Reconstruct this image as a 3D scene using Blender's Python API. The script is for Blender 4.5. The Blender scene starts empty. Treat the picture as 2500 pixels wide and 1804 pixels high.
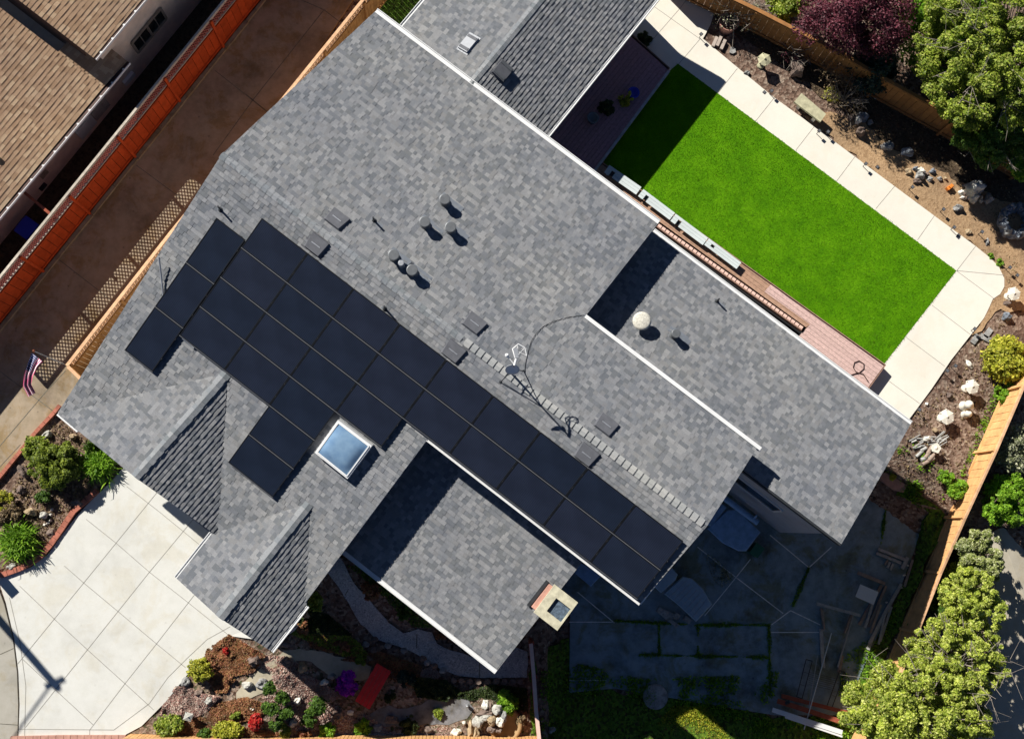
import bpy, math, random
import numpy as np
from mathutils import Vector, Matrix, noise
R_ = math.radians
random.seed(7); rng = np.random.default_rng(7)
SC = bpy.context.scene
# ---------------------------------------------------------------- camera
F, H, NAD = 2600.0, 35.0, (1130.0, 1285.0)      # focal length in photo pixels, height, point straight below
_d = np.array([NAD[0]-1250, -(NAD[1]-902), -F]); _d /= np.linalg.norm(_d)
_z = -_d; _x = np.array([1, 0, 0.]); _x -= _x.dot(_z)*_z; _x /= np.linalg.norm(_x); _y = np.cross(_z, _x)
CR = np.array([_x, _y, _z])
cam = bpy.data.cameras.new('camera'); co = bpy.data.objects.new('camera', cam); SC.collection.objects.link(co)
cam.sensor_width = 36; cam.lens = 36*F/2500; cam.clip_end = 600; cam.clip_start = .5
M = Matrix([list(CR[i]) for i in range(3)]).to_4x4(); M.translation = (0, 0, H); co.matrix_world = M
SC.camera = co
# ---------------------------------------------------------------- light
AZ, EL = R_(-47), R_(37.5)                       # shadows fall towards AZ
wd = bpy.data.worlds.new('World'); SC.world = wd; wd.use_nodes = True
nt = wd.node_tree; bg = nt.nodes['Background']
sky = nt.nodes.new('ShaderNodeTexSky'); sky.sky_type = 'NISHITA'; sky.sun_disc = False
sky.sun_elevation = EL
_sd = Vector((-math.cos(AZ)*math.cos(EL), -math.sin(AZ)*math.cos(EL), math.sin(EL)))
sky.sun_rotation = math.atan2(_sd.x, _sd.y); sky.air_density = .45; sky.dust_density = .05; sky.ozone_density = 4
nt.links.new(sky.outputs[0], bg.inputs[0]); bg.inputs[1].default_value = .05
sl = bpy.data.lights.new('sun', 'SUN'); sl.energy = 5.0; sl.angle = R_(.5); sl.color = (1, .95, .87)
so = bpy.data.objects.new('sun', sl); SC.collection.objects.link(so); so.rotation_euler = _sd.to_track_quat('Z', 'Y').to_euler()
so.location = _sd*40
SC.view_settings.view_transform = 'Standard'; SC.view_settings.look = 'None'
SC.view_settings.exposure = .55; SC.view_settings.gamma = 1
SC.cycles.max_bounces = 5; SC.cycles.diffuse_bounces = 2; SC.cycles.glossy_bounces = 3
SC.cycles.transparent_max_bounces = 6
# ---------------------------------------------------------------- survey helpers
TH = R_(-37.4); U = np.array([math.cos(TH), math.sin(TH)]); V = np.array([-U[1], U[0]])
def ray(px, py):
    v = CR @ np.array([px-1250, -(py-902), -F]); return v[:2]*(-H/v[2])
def W(px, py, z=0.):
    g = ray(px, py)*(H-z)/H; return Vector((g[0], g[1], z))
def S(x, a, b):
    t = min(1, max(0, (x-a)/(b-a))); return t*t*(3-2*t)
def zg(x, y):
    b = x*V[0]+y*V[1]; return -max(1.6*S(x, 2.35, 3.1)*S(-b, -11.3, -9.1), 1.15*S(x, -6.8, -2.8)*S(-y, 1.2, 3.8)*(1-S(x, 3., 3.5)))
def G(px, py, dz=0.):
    z = 0.
    for _ in range(25):
        p = W(px, py, z+dz); z = .5*z+.5*zg(p.x, p.y)
    p = W(px, py, z+dz); return p
def AB(a, b, z=0.): p = a*U+b*V; return Vector((p[0], p[1], z))
def ab(p): return p[0]*U[0]+p[1]*U[1], p[0]*V[0]+p[1]*V[1]
def on(px, py, pl, lift=0.):                      # photo ray meets plane z = c + ga*a + gb*b
    c, ga, gb = pl; g = ray(px, py); a, b = ab(g); t = (H-c-lift)/(H+ga*a+gb*b)
    return Vector((g[0]*t, g[1]*t, H-H*t))
def pz(pl, a, b, lift=0.): return pl[0]+pl[1]*a+pl[2]*b+lift
def ABp(a, b, pl, lift=0.): return AB(a, b, pz(pl, a, b, lift))
# ---------------------------------------------------------------- scene helpers
COL = SC.collection
def tag(o, label=None, cat=None, group=None, kind=None):
    if label: o['label'] = label
    if cat: o['category'] = cat
    if group: o['group'] = group
    if kind: o['kind'] = kind
    return o
def thing(name, label, cat, loc=(0, 0, 0), group=None, rz=0):
    o = bpy.data.objects.new(name, None); COL.objects.link(o); o.location = loc; o.rotation_euler = (0, 0, rz)
    o.empty_display_size = .2
    return tag(o, label, cat, group)
class MB:
    def __init__(s): s.v = []; s.f = []; s.m = []; s.sm = []
    def add(s, vs, fs, mi=0, smooth=False, X=None):
        n = len(s.v)
        if X is not None: vs = [X @ Vector(p) for p in vs]
        s.v += [tuple(p) for p in vs]; s.f += [tuple(i+n for i in f) for f in fs]
        s.m += [mi]*len(fs); s.sm += [smooth]*len(fs); return s
    def box(s, c, d, rz=0., mi=0, X=None, rot=None):
        x, y, z = d[0]/2, d[1]/2, d[2]/2
        vs = [(-x, -y, -z), (x, -y, -z), (x, y, -z), (-x, y, -z), (-x, -y, z), (x, -y, z), (x, y, z), (-x, y, z)]
        Rm = rot if rot is not None else Matrix.Rotation(rz, 3, 'Z')
        vs = [Vector(c)+Rm @ Vector(p) for p in vs]
        return s.add(vs, [(3, 2, 1, 0), (4, 5, 6, 7), (0, 1, 5, 4), (1, 2, 6, 5), (2, 3, 7, 6), (3, 0, 4, 7)], mi, False, X)
    def beam(s, p, q, w, h, mi=0, up=(0, 0, 1)):   # box from p to q, width w sideways, height h
        p, q = Vector(p), Vector(q); d = (q-p); L = d.length; d.normalize()
        sd = d.cross(Vector(up)); sd = sd.normalized() if sd.length > 1e-6 else Vector((1, 0, 0)); u = sd.cross(d)
        rot = Matrix([d, sd, u]).transposed()
        return s.box((p+q)/2, (L, w, h), rot=rot, mi=mi)
    def prism(s, poly, z0, z1, mi=0):              # poly: (x,y); z1 may be a list
        n = len(poly); zt = z1 if isinstance(z1, (list, tuple)) else [z1]*n
        ar = sum(poly[i][0]*poly[(i+1) % n][1]-poly[(i+1) % n][0]*poly[i][1] for i in range(n))
        if ar < 0: poly = list(poly)[::-1]; zt = zt[::-1]
        vs = [(p[0], p[1], z0) for p in poly]+[(p[0], p[1], z) for p, z in zip(poly, zt)]
        fs = [tuple(range(n-1, -1, -1)), tuple(range(n, 2*n))]+[(i, (i+1) % n, (i+1) % n+n, i+n) for i in range(n)]
        return s.add(vs, fs, mi)
    def tube(s, pts, r, n=8, mi=0, cap=True):
        pts = [Vector(p) for p in pts]; k = len(pts); rs = r if isinstance(r, (list, tuple)) else [r]*k
        vs = []; prev = None
        for i, p in enumerate(pts):
            d = (pts[min(i+1, k-1)]-pts[max(i-1, 0)]).normalized()
            a = d.orthogonal().normalized() if prev is None else (prev-d*prev.dot(d)).normalized()
            prev = a; b = d.cross(a)
            vs += [p+rs[i]*(math.cos(t*2*math.pi/n)*a+math.sin(t*2*math.pi/n)*b) for t in range(n)]
        fs = [(i*n+j, i*n+(j+1) % n, (i+1)*n+(j+1) % n, (i+1)*n+j) for i in range(k-1) for j in range(n)]
        s.add(vs, fs, mi, True)
        if cap: s.add(vs[:n][::-1], [tuple(range(n))], mi); s.add(vs[-n:], [tuple(range(n))], mi)
        return s
    def lathe(s, prof, c=(0, 0, 0), n=20, mi=0, smooth=True, sx=1., sy=1., rz=0):
        vs = [(c[0]+r*sx*math.cos(2*math.pi*j/n+rz), c[1]+r*sy*math.sin(2*math.pi*j/n+rz), c[2]+z) for r, z in prof for j in range(n)]
        fs = [(i*n+j, i*n+(j+1) % n, (i+1)*n+(j+1) % n, (i+1)*n+j) for i in range(len(prof)-1) for j in range(n)]
        s.add(vs, fs, mi, smooth); k = len(prof)-1
        s.add(vs[k*n:], [tuple(range(n))], mi); s.add(vs[:n][::-1], [tuple(range(n))], mi); return s
    def rock(s, c, r, seed=0, mi=0, rz=0., amp=.35, sub=2, freq=1.2, flat=None):
        vs, fs = ICO[sub]; Rm = Matrix.Rotation(rz, 3, 'Z'); out = []
        for v in vs:
            q = Vector(v); k = 1+amp*noise.noise(q*freq+Vector((seed*7.3, seed*3.1, seed)))*2
            k += .12*noise.noise(q*4+Vector((seed, 0, seed*2)))
            w = Vector((q.x*k*r[0], q.y*k*r[1], q.z*k*r[2]))
            if w.z < -.35*r[2]: w.z = -.35*r[2]
            out.append(Vector(c)+Rm @ w)
        return s.add(out, fs, mi, False)
    def build(s, name, mats, parent=None, label=None, smooth=None):
        me = bpy.data.meshes.new(name); off = parent_origin(parent)
        me.from_pydata([(a-off[0], b-off[1], c-off[2]) for a, b, c in s.v], [], s.f)
        mats = mats if isinstance(mats, (list, tuple)) else [mats]
        for m in mats: me.materials.append(m)
        me.polygons.foreach_set('material_index', s.m); me.polygons.foreach_set('use_smooth', s.sm); me.update()
        o = bpy.data.objects.new(name, me); COL.objects.link(o)
        if parent: o.parent = parent
        if label: o['label'] = label
        return o
def parent_origin(p):
    t = Vector((0, 0, 0))
    while p is not None: t = t+Vector(p.location); p = p.parent
    return t
def _ico():
    t = (1+5**.5)/2
    v = [Vector(p).normalized() for p in [(-1, t, 0), (1, t, 0), (-1, -t, 0), (1, -t, 0), (0, -1, t), (0, 1, t), (0, -1, -t), (0, 1, -t), (t, 0, -1), (t, 0, 1), (-t, 0, -1), (-t, 0, 1)]]
    f = [(0, 11, 5), (0, 5, 1), (0, 1, 7), (0, 7, 10), (0, 10, 11), (1, 5, 9), (5, 11, 4), (11, 10, 2), (10, 7, 6), (7, 1, 8), (3, 9, 4), (3, 4, 2), (3, 2, 6), (3, 6, 8), (3, 8, 9), (4, 9, 5), (2, 4, 11), (6, 2, 10), (8, 6, 7), (9, 8, 1)]
    res = [(list(v), list(f))]
    for _ in range(3):
        v = list(v); c = {}; g = []
        def mid(i, j):
            k = (min(i, j), max(i, j))
            if k not in c: c[k] = len(v); v.append(((v[i]+v[j])/2).normalized())
            return c[k]
        for a, b, d in f:
            x, y, z = mid(a, b), mid(b, d), mid(d, a); g += [(a, x, z), (b, y, x), (d, z, y), (x, y, z)]
        f = g; res.append((list(v), list(f)))
    return res
ICO = _ico()
def npmesh(name, V_, nq, mat, parent=None, k=4):   # V_: (n*k,3) array of separate k-gons
    off = np.array(parent_origin(parent)); V_ = (V_-off).astype(np.float32)
    me = bpy.data.meshes.new(name); n = len(V_); me.vertices.add(n); me.vertices.foreach_set('co', V_.ravel())
    me.loops.add(n); me.loops.foreach_set('vertex_index', np.arange(n, dtype=np.int32))
    me.polygons.add(nq); me.polygons.foreach_set('loop_start', np.arange(0, n, k, dtype=np.int32))
    me.polygons.foreach_set('loop_total', np.full(nq, k, dtype=np.int32)); me.update(calc_edges=True)
    me.materials.append(mat); o = bpy.data.objects.new(name, me); COL.objects.link(o)
    if parent: o.parent = parent
    return o
# ---------------------------------------------------------------- materials
def newmat(name):
    m = bpy.data.materials.new(name); m.use_nodes = True; t = m.node_tree; b = t.nodes['Principled BSDF']
    return m, t, b
def nd(t, kind, **kw):
    n = t.nodes.new(kind)
    for k, v in kw.items():
        if k.startswith('i_'):
            key = k[2:]; key = int(key) if key.isdigit() else key.replace('_', ' '); n.inputs[key].default_value = v
        else: setattr(n, k, v)
    return n
def ramp(t, fac, stops, interp='LINEAR'):
    r = t.nodes.new('ShaderNodeValToRGB'); r.color_ramp.interpolation = interp; e = r.color_ramp.elements
    while len(e) < len(stops): e.new(.5)
    for x, (p, c) in zip(e, stops): x.position = p; x.color = (c[0], c[1], c[2], 1)
    t.links.new(fac, r.inputs[0]); return r.outputs[0]
def mul(t, a, b, fac=1.):
    m = t.nodes.new('ShaderNodeMix'); m.data_type = 'RGBA'; m.blend_type = 'MULTIPLY'; m.inputs[0].default_value = fac
    t.links.new(a, m.inputs[6]); t.links.new(b, m.inputs[7]); return m.outputs[2]
def mixc(t, fac, a, b):
    m = t.nodes.new('ShaderNodeMix'); m.data_type = 'RGBA'; t.links.new(fac, m.inputs[0])
    for s, i in ((a, 6), (b, 7)):
        if isinstance(s, tuple): m.inputs[i].default_value = (*s, 1)
        else: t.links.new(s, m.inputs[i])
    return m.outputs[2]
def nz(t, scale, det=4, rough=.6, co=None):
    n = nd(t, 'ShaderNodeTexNoise', i_Scale=scale, i_Detail=det, i_Roughness=rough)
    if co is None: co = tc(t)
    t.links.new(co, n.inputs['Vector']); return n.outputs[0]
def tc(t):
    for n in t.nodes:
        if n.type == 'TEX_COORD': return n.outputs['Object']
    return t.nodes.new('ShaderNodeTexCoord').outputs['Object']
def bump(t, b, h, strength=.3, dist=.02):
    n = nd(t, 'ShaderNodeBump', i_Strength=strength, i_Distance=dist); t.links.new(h, n.inputs['Height']); t.links.new(n.outputs[0], b.inputs['Normal'])
def g3(v, d): return tuple(max(0, c*d) for c in v)
def plain(name, col, rough=.7, var=.25, sc=6., bs=.15, bd=.01, metal=0., fine=60., spec=.3):
    m, t, b = newmat(name); b.inputs['Roughness'].default_value = rough; b.inputs['Metallic'].default_value = metal
    b.inputs['Specular IOR Level'].default_value = spec
    c = ramp(t, nz(t, sc), [(.3, g3(col, 1-var)), (.7, g3(col, 1+var))])
    c2 = ramp(t, nz(t, fine, 2), [(.3, (1-var*.6,)*3), (.7, (1,)*3)])
    t.links.new(mul(t, c, c2), b.inputs['Base Color']); bump(t, b, nz(t, fine, 3), bs, bd); return m
def island(t): return t.nodes.new('ShaderNodeNewGeometry').outputs['Random Per Island']
def shingle(name, cols, tint=(1, 1, 1)):
    m, t, b = newmat(name); b.inputs['Roughness'].default_value = .92; b.inputs['Specular IOR Level'].default_value = .15
    n = len(cols); c = ramp(t, island(t), [(i/n, cols[i]) for i in range(n)], 'CONSTANT')
    big = ramp(t, nz(t, .35, 3), [(.3, (.86, .87, .90)), (.7, (1.06, 1.04, 1.0))])
    fine = ramp(t, nz(t, 45, 3, .8), [(.25, (.72,)*3), (.75, (1.22,)*3)])
    t.links.new(mul(t, mul(t, c, big), fine), b.inputs['Base Color']); bump(t, b, nz(t, 220, 2), .35, .004); return m
def leafm(name, cols, trans=.25, rough=.55):
    m, t, b = newmat(name); b.inputs['Roughness'].default_value = rough; b.inputs['Specular IOR Level'].default_value = .3
    n = len(cols); c = ramp(t, island(t), [(i/max(1, n-1), cols[i]) for i in range(n)])
    c = mul(t, c, ramp(t, nz(t, 2.2, 3), [(.3, (.6, .62, .6)), (.7, (1.25, 1.2, 1.1))]))
    t.links.new(c, b.inputs['Base Color'])
    tr = t.nodes.new('ShaderNodeBsdfTranslucent'); t.links.new(c, tr.inputs[0])
    mx = nd(t, 'ShaderNodeMixShader', i_0=trans); t.links.new(b.outputs[0], mx.inputs[1]); t.links.new(tr.outputs[0], mx.inputs[2])
    t.links.new(mx.outputs[0], t.nodes['Material Output'].inputs[0]); return m
def chips(name, cols, sc=14., dist=.02, tint=None):
    m, t, b = newmat(name); b.inputs['Roughness'].default_value = .95; b.inputs['Specular IOR Level'].default_value = .1
    v = nd(t, 'ShaderNodeTexVoronoi', i_Scale=sc); v.inputs['Randomness'].default_value = 1
    mp = nd(t, 'ShaderNodeMapping'); mp.inputs['Scale'].default_value = (1, 1, 1)
    wv = nd(t, 'ShaderNodeTexNoise', i_Scale=9.); t.links.new(tc(t), wv.inputs['Vector'])
    vm = nd(t, 'ShaderNodeVectorMath', operation='MULTIPLY_ADD'); t.links.new(wv.outputs['Color'], vm.inputs[0]); vm.inputs[1].default_value = (.12,)*3
    t.links.new(tc(t), vm.inputs[2]); t.links.new(vm.outputs[0], v.inputs['Vector'])
    sp = nd(t, 'ShaderNodeSeparateColor'); t.links.new(v.outputs['Color'], sp.inputs[0])
    n = len(cols); c = ramp(t, sp.outputs[0], [(i/(n-1), cols[i]) for i in range(n)])
    c = mul(t, c, ramp(t, nz(t, .5, 4), [(.3, (.7, .7, .7)), (.7, (1.15, 1.12, 1.05))]))
    t.links.new(c, b.inputs['Base Color']); bump(t, b, v.outputs['Distance'], .9, dist); return m
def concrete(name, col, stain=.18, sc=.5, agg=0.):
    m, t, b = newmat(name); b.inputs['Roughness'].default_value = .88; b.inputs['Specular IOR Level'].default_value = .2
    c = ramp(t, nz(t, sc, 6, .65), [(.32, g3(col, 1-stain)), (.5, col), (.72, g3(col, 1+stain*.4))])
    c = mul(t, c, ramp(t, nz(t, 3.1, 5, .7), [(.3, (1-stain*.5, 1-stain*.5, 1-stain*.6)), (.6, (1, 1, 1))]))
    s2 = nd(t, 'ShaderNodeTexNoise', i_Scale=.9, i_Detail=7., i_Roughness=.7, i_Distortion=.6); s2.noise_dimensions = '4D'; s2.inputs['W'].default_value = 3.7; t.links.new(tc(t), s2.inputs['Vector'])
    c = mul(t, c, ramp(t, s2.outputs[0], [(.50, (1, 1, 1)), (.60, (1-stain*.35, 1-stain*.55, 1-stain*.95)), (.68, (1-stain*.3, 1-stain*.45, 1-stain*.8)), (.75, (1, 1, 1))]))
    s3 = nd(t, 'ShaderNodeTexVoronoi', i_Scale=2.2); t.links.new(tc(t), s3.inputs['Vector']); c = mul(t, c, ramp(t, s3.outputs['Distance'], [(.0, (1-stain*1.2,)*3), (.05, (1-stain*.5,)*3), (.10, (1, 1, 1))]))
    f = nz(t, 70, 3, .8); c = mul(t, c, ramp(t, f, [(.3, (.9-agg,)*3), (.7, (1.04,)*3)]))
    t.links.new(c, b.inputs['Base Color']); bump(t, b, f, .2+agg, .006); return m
def wood(name, col, sc=9., var=.3, rough=.8, rz=0.):
    m, t, b = newmat(name); b.inputs['Roughness'].default_value = rough; b.inputs['Specular IOR Level'].default_value = .2
    c = ramp(t, island(t), [(0, g3(col, 1-var)), (1, g3(col, 1+var*.6))])
    mp = nd(t, 'ShaderNodeMapping'); mp.inputs['Scale'].default_value = (1, 1, 1); t.links.new(tc(t), mp.inputs[0])
    g = nz(t, sc, 6, .7, mp.outputs[0]); c = mul(t, c, ramp(t, g, [(.3, (.68,)*3), (.65, (1.1,)*3)]))
    t.links.new(c, b.inputs['Base Color']); bump(t, b, g, .2, .01); return m
MT = {}
_gr = [(.146, .158, .174), (.190, .202, .219), (.212, .222, .236), (.240, .247, .259), (.166, .177, .195), (.230, .237, .249), (.208, .213, .221), (.268, .275, .285), (.156, .166, .177)]
MT['shingle'] = shingle('grey_shingles', _gr)
MT['tanshingle'] = shingle('tan_shingles', [(.33, .215, .135), (.38, .255, .165), (.42, .29, .19), (.47, .34, .225), (.36, .24, .155), (.40, .27, .175)])
MT['capdark'] = shingle('blue_grey_cap', [(.21, .23, .25), (.24, .255, .27), (.18, .20, .215), (.27, .285, .30)])
MT['caplight'] = shingle('pale_cap', [(.31, .32, .32), (.34, .345, .34), (.29, .30, .30)])
MT['ridge'] = plain('ridge_cap_shingles', (.36, .365, .35), .9, .15, 3, fine=30)
MT['white'] = plain('white_paint', (.70, .71, .71), .5, .05, 2)
MT['whitewood'] = plain('white_weathered_paint', (.56, .62, .62), .6, .1, 1.5)
MT['stucco'] = plain('beige_stucco', (.86, .70, .56), .95, .12, 3, .4, .02)
MT['hstucco'] = plain('grey_stucco', (.42, .43, .46), .95, .1, 2, .3, .02)
MT['dark'] = plain('dark_metal', (.035, .04, .045), .5, .2)
MT['grille'] = plain('vent_grey', (.11, .115, .13), .7, .15)
MT['steel'] = plain('painted_flue', (.14, .15, .16), .45, .15, metal=.3)
MT['galv'] = plain('galvanised', (.45, .47, .5), .4, .15, metal=.6)
MT['palev'] = plain('pale_vent', (.33, .35, .38), .5, .1)
MT['rail'] = plain('rail_grey', (.115, .12, .13), .5, .1)
MT['bluegrey'] = plain('flashing', (.17, .19, .22), .6, .15, metal=.2)
MT['black'] = plain('black_rubber_and_shade', (.012, .013, .015), .6, .2)
MT['conc'] = concrete('light_concrete', (.64, .64, .60), .12)
MT['concw'] = concrete('cream_concrete', (.75, .715, .63), .06)
MT['concd'] = concrete('tan_concrete', (.36, .29, .21), .45)
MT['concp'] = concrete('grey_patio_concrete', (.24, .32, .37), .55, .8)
MT['walkg'] = concrete('grey_pavement', (.40, .38, .33), .2)
MT['agg'] = chips('exposed_aggregate', [(.22, .24, .26), (.48, .50, .52), (.36, .38, .40), (.62, .64, .66)], 30, .008)
MT['street'] = concrete('street_concrete', (.46, .42, .34), .2)
MT['jointf'] = plain('fine_joint', (.30, .29, .26), .95, .15)
MT['joint'] = plain('joint_dirt', (.16, .15, .12), .95, .3)
MT['jointl'] = plain('joint_mortar', (.75, .78, .76), .95, .2)
MT['jointg'] = chips('weedy_joint', [(.03, .06, .012), (.06, .11, .02), (.04, .04, .02)], 20)
MT['mulch'] = chips('bark_mulch', [(.07, .045, .035), (.17, .11, .085), (.27, .20, .16), (.12, .075, .058), (.36, .29, .235)], 11, .03)
MT['dirt'] = chips('tan_dirt', [(.33, .22, .13), (.42, .29, .175), (.37, .25, .15), (.27, .175, .10)], 16, .012)
MT['soil'] = chips('dark_soil', [(.07, .05, .035), (.12, .09, .06), (.05, .035, .025)], 14, .02)
MT['bed'] = chips('mixed_bed', [(.09, .055, .04), (.20, .13, .095), (.30, .22, .17), (.05, .06, .025), (.38, .30, .25), (.12, .08, .06)], 12, .03)
MT['weeds'] = chips('weedy_ground', [(.03, .05, .012), (.07, .14, .015), (.13, .24, .03), (.05, .045, .025)], 13, .04)
MT['brick'] = plain('red_brick', (.42, .15, .10), .9, .3, 5)
MT['paver'] = plain('pink_pavers', (.50, .27, .21), .9, .2, 5)
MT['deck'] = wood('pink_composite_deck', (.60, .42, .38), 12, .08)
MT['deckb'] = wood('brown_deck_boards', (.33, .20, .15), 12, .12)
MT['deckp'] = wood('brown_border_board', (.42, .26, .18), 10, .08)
MT['redwood'] = wood('rust_red_fence', (.50, .075, .018), 4, .15)
MT['redlat'] = wood('red_lattice', (.36, .12, .10), 6, .1)
MT['tanwood'] = wood('tan_fence', (.76, .43, .185), 3, .07)
MT['tancap'] = wood('fence_cap', (.74, .45, .26), 6, .08)
MT['cedar'] = wood('cedar_fence', (.36, .17, .06), 4, .12)
MT['cedarl'] = wood('golden_fence', (.50, .23, .07), 4, .12)
MT['greyw'] = wood('grey_lumber', (.40, .40, .38), 8, .3)
MT['brownw'] = wood('brown_lumber', (.34, .26, .21), 8, .3)
MT['redpaint'] = plain('red_paint', (.78, .035, .03), .5, .12)
MT['redw'] = wood('red_stained_board', (.34, .09, .05), 8, .15)
MT['greycap'] = wood('weathered_grey_rail', (.56, .50, .42), 8, .2)
MT['plastic'] = plain('grey_plastic', (.32, .42, .50), .5, .12, 4, .1)
MT['cover'] = plain('blue_vinyl_cover', (.26, .42, .64), .5, .2, 5, .1)
MT['green'] = plain('green_plastic', (.03, .14, .08), .5, .1)
MT['blue'] = plain('blue_plastic', (.02, .04, .45), .4, .1)
MT['rockg'] = plain('grey_rock', (.32, .32, .31), .9, .4, 5, .6, .04, fine=18)
MT['rockl'] = plain('pale_lichen_rock', (.50, .49, .44), .9, .35, 6, .6, .04, fine=18)
MT['rockt'] = plain('tan_rock', (.42, .32, .20), .9, .35, 6, .6, .04, fine=18)
MT['rockb'] = plain('brown_rock', (.20, .15, .125), .9, .4, 6, .6, .04, fine=18)
MT['rockw'] = plain('white_rock', (.72, .70, .62), .9, .15, 6, .5, .03, fine=20)
MT['rockk'] = plain('blue_grey_rock', (.22, .25, .29), .85, .5, 7, .6, .04, fine=16)
MT['cast'] = plain('pale_cast_stone', (.72, .68, .58), .85, .12, 8, .3, .01)
MT['bench'] = plain('mossy_cast_stone', (.47, .45, .30), .9, .25, 7, .4, .01)
MT['bark'] = plain('tree_bark', (.16, .12, .09), .9, .3, 8, .5, .02)
MT['twig'] = plain('pale_twigs', (.30, .26, .22), .9, .2, 8)
MT['basin'] = plain('tan_basin', (.33, .21, .10), .7, .2, 3)
MT['lawnbase'] = None
MT['glassdk'] = plain('dark_window_glass', (.02, .025, .025), .12, .3, 1.5, 0, spec=.6)
MT['orange'] = plain('orange_ornament', (.8, .25, .04), .6, .1)
MT['lens'] = plain('solar_light_top', (.05, .055, .06), .25, .1, spec=.6)
MT['hose'] = plain('dark_hose', (.05, .025, .02), .5, .1)
MT['pinkw'] = plain('pale_pink_boards', (.74, .50, .42), .8, .08, 6)
m, t, b = newmat('solar_cells'); b.inputs['Roughness'].default_value = .28; b.inputs['Specular IOR Level'].default_value = .35
_s = nd(t, 'ShaderNodeSeparateXYZ'); t.links.new(tc(t), _s.inputs[0])
_w = nd(t, 'ShaderNodeMath', operation='SINE'); _m = nd(t, 'ShaderNodeMath', operation='MULTIPLY', i_1=2*math.pi/.052)
t.links.new(_s.outputs[0], _m.inputs[0]); t.links.new(_m.outputs[0], _w.inputs[0])
_c = ramp(t, _w.outputs[0], [(0, (.009, .0135, .027)), (.8, (.011, .016, .032)), (1, (.024, .031, .050))])
_oi = t.nodes.new('ShaderNodeObjectInfo'); _c = mul(t, _c, ramp(t, _oi.outputs['Random'], [(0, (.8, .85, .85)), (1, (1.15, 1.05, 1.0))]))
t.links.new(mul(t, _c, ramp(t, nz(t, 1.3, 3), [(.3, (.75,)*3), (.7, (1.2,)*3)])), b.inputs['Base Color']); MT['solar'] = m
MT['sframe'] = plain('black_panel_frame', (.016, .018, .022), .4, .1, metal=.5)
m, t, b = newmat('skylight_dome'); b.inputs['Roughness'].default_value = .12; b.inputs['Specular IOR Level'].default_value = .7
t.links.new(ramp(t, nz(t, 1.6, 3), [(.3, (.10, .19, .33)), (.7, (.22, .34, .47))]), b.inputs['Base Color']); MT['dome'] = m  # blue sky reflection painted into the dome's base colour
m, t, b = newmat('lawn_grass_ground'); b.inputs['Roughness'].default_value = .9; b.inputs['Specular IOR Level'].default_value = .1
_c = ramp(t, nz(t, 1.1, 6, .72), [(.3, (.055, .19, .001)), (.5, (.08, .245, .001)), (.7, (.115, .31, .003))])
_f = nz(t, 26, 4, .8); _c = mul(t, _c, ramp(t, _f, [(.3, (.45, .5, .4)), (.7, (1.4, 1.3, 1.3))])); t.links.new(_c, b.inputs['Base Color']); bump(t, b, _f, .8, .03); MT['lawn'] = m
MT['blade'] = leafm('grass_blades', [(.05, .17, .001), (.11, .28, .002), (.21, .38, .006)], .35)
L_ = {
 'lime': leafm('lime_leaves', [(.13, .20, .02), (.32, .42, .045), (.50, .58, .09), (.68, .72, .24)], .3),
 'olive': leafm('olive_leaves', [(.08, .13, .012), (.19, .28, .025), (.33, .43, .045), (.44, .47, .12)], .25),
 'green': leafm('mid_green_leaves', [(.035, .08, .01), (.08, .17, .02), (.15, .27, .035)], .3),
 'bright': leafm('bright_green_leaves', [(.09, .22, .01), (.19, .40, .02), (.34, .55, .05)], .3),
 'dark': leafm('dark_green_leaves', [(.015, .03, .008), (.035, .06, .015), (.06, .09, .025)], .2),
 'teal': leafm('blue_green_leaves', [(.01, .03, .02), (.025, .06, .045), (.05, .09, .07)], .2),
 'limeg': leafm('grey_lime_leaves', [(.14, .19, .04), (.26, .32, .08), (.42, .46, .20), (.60, .62, .42)], .25),
 'plum': leafm('plum_leaves', [(.03, .006, .012), (.10, .018, .035), (.22, .06, .09)], .2),
 'pine': leafm('pine_needles', [(.05, .08, .006), (.13, .19, .015), (.24, .30, .03)], .15),
 'rust': leafm('rusty_sedum', [(.16, .05, .03), (.32, .13, .07), (.40, .20, .10), (.22, .17, .06)], .15),
 'pinks': leafm('pink_grey_sedum', [(.28, .11, .10), (.48, .32, .29), (.62, .54, .48), (.34, .15, .12)], .15),
 'redf': leafm('red_flowers', [(.45, .01, .015), (.62, .03, .03), (.50, .10, .06)], .2),
 'purple': leafm('purple_flowers', [(.34, .0, .50), (.50, .01, .70), (.62, .06, .80)], .3),
 'whitef': leafm('white_flowered_twigs', [(.10, .13, .05), (.28, .30, .18), (.55, .56, .42), (.16, .2, .07)], .2),
 'tanb': leafm('dry_leaves', [(.12, .08, .05), (.24, .17, .10), (.34, .27, .15)], .2),
 'yell': leafm('yellow_green_leaves', [(.22, .26, .02), (.45, .47, .04), (.64, .60, .09)], .3),
}
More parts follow.
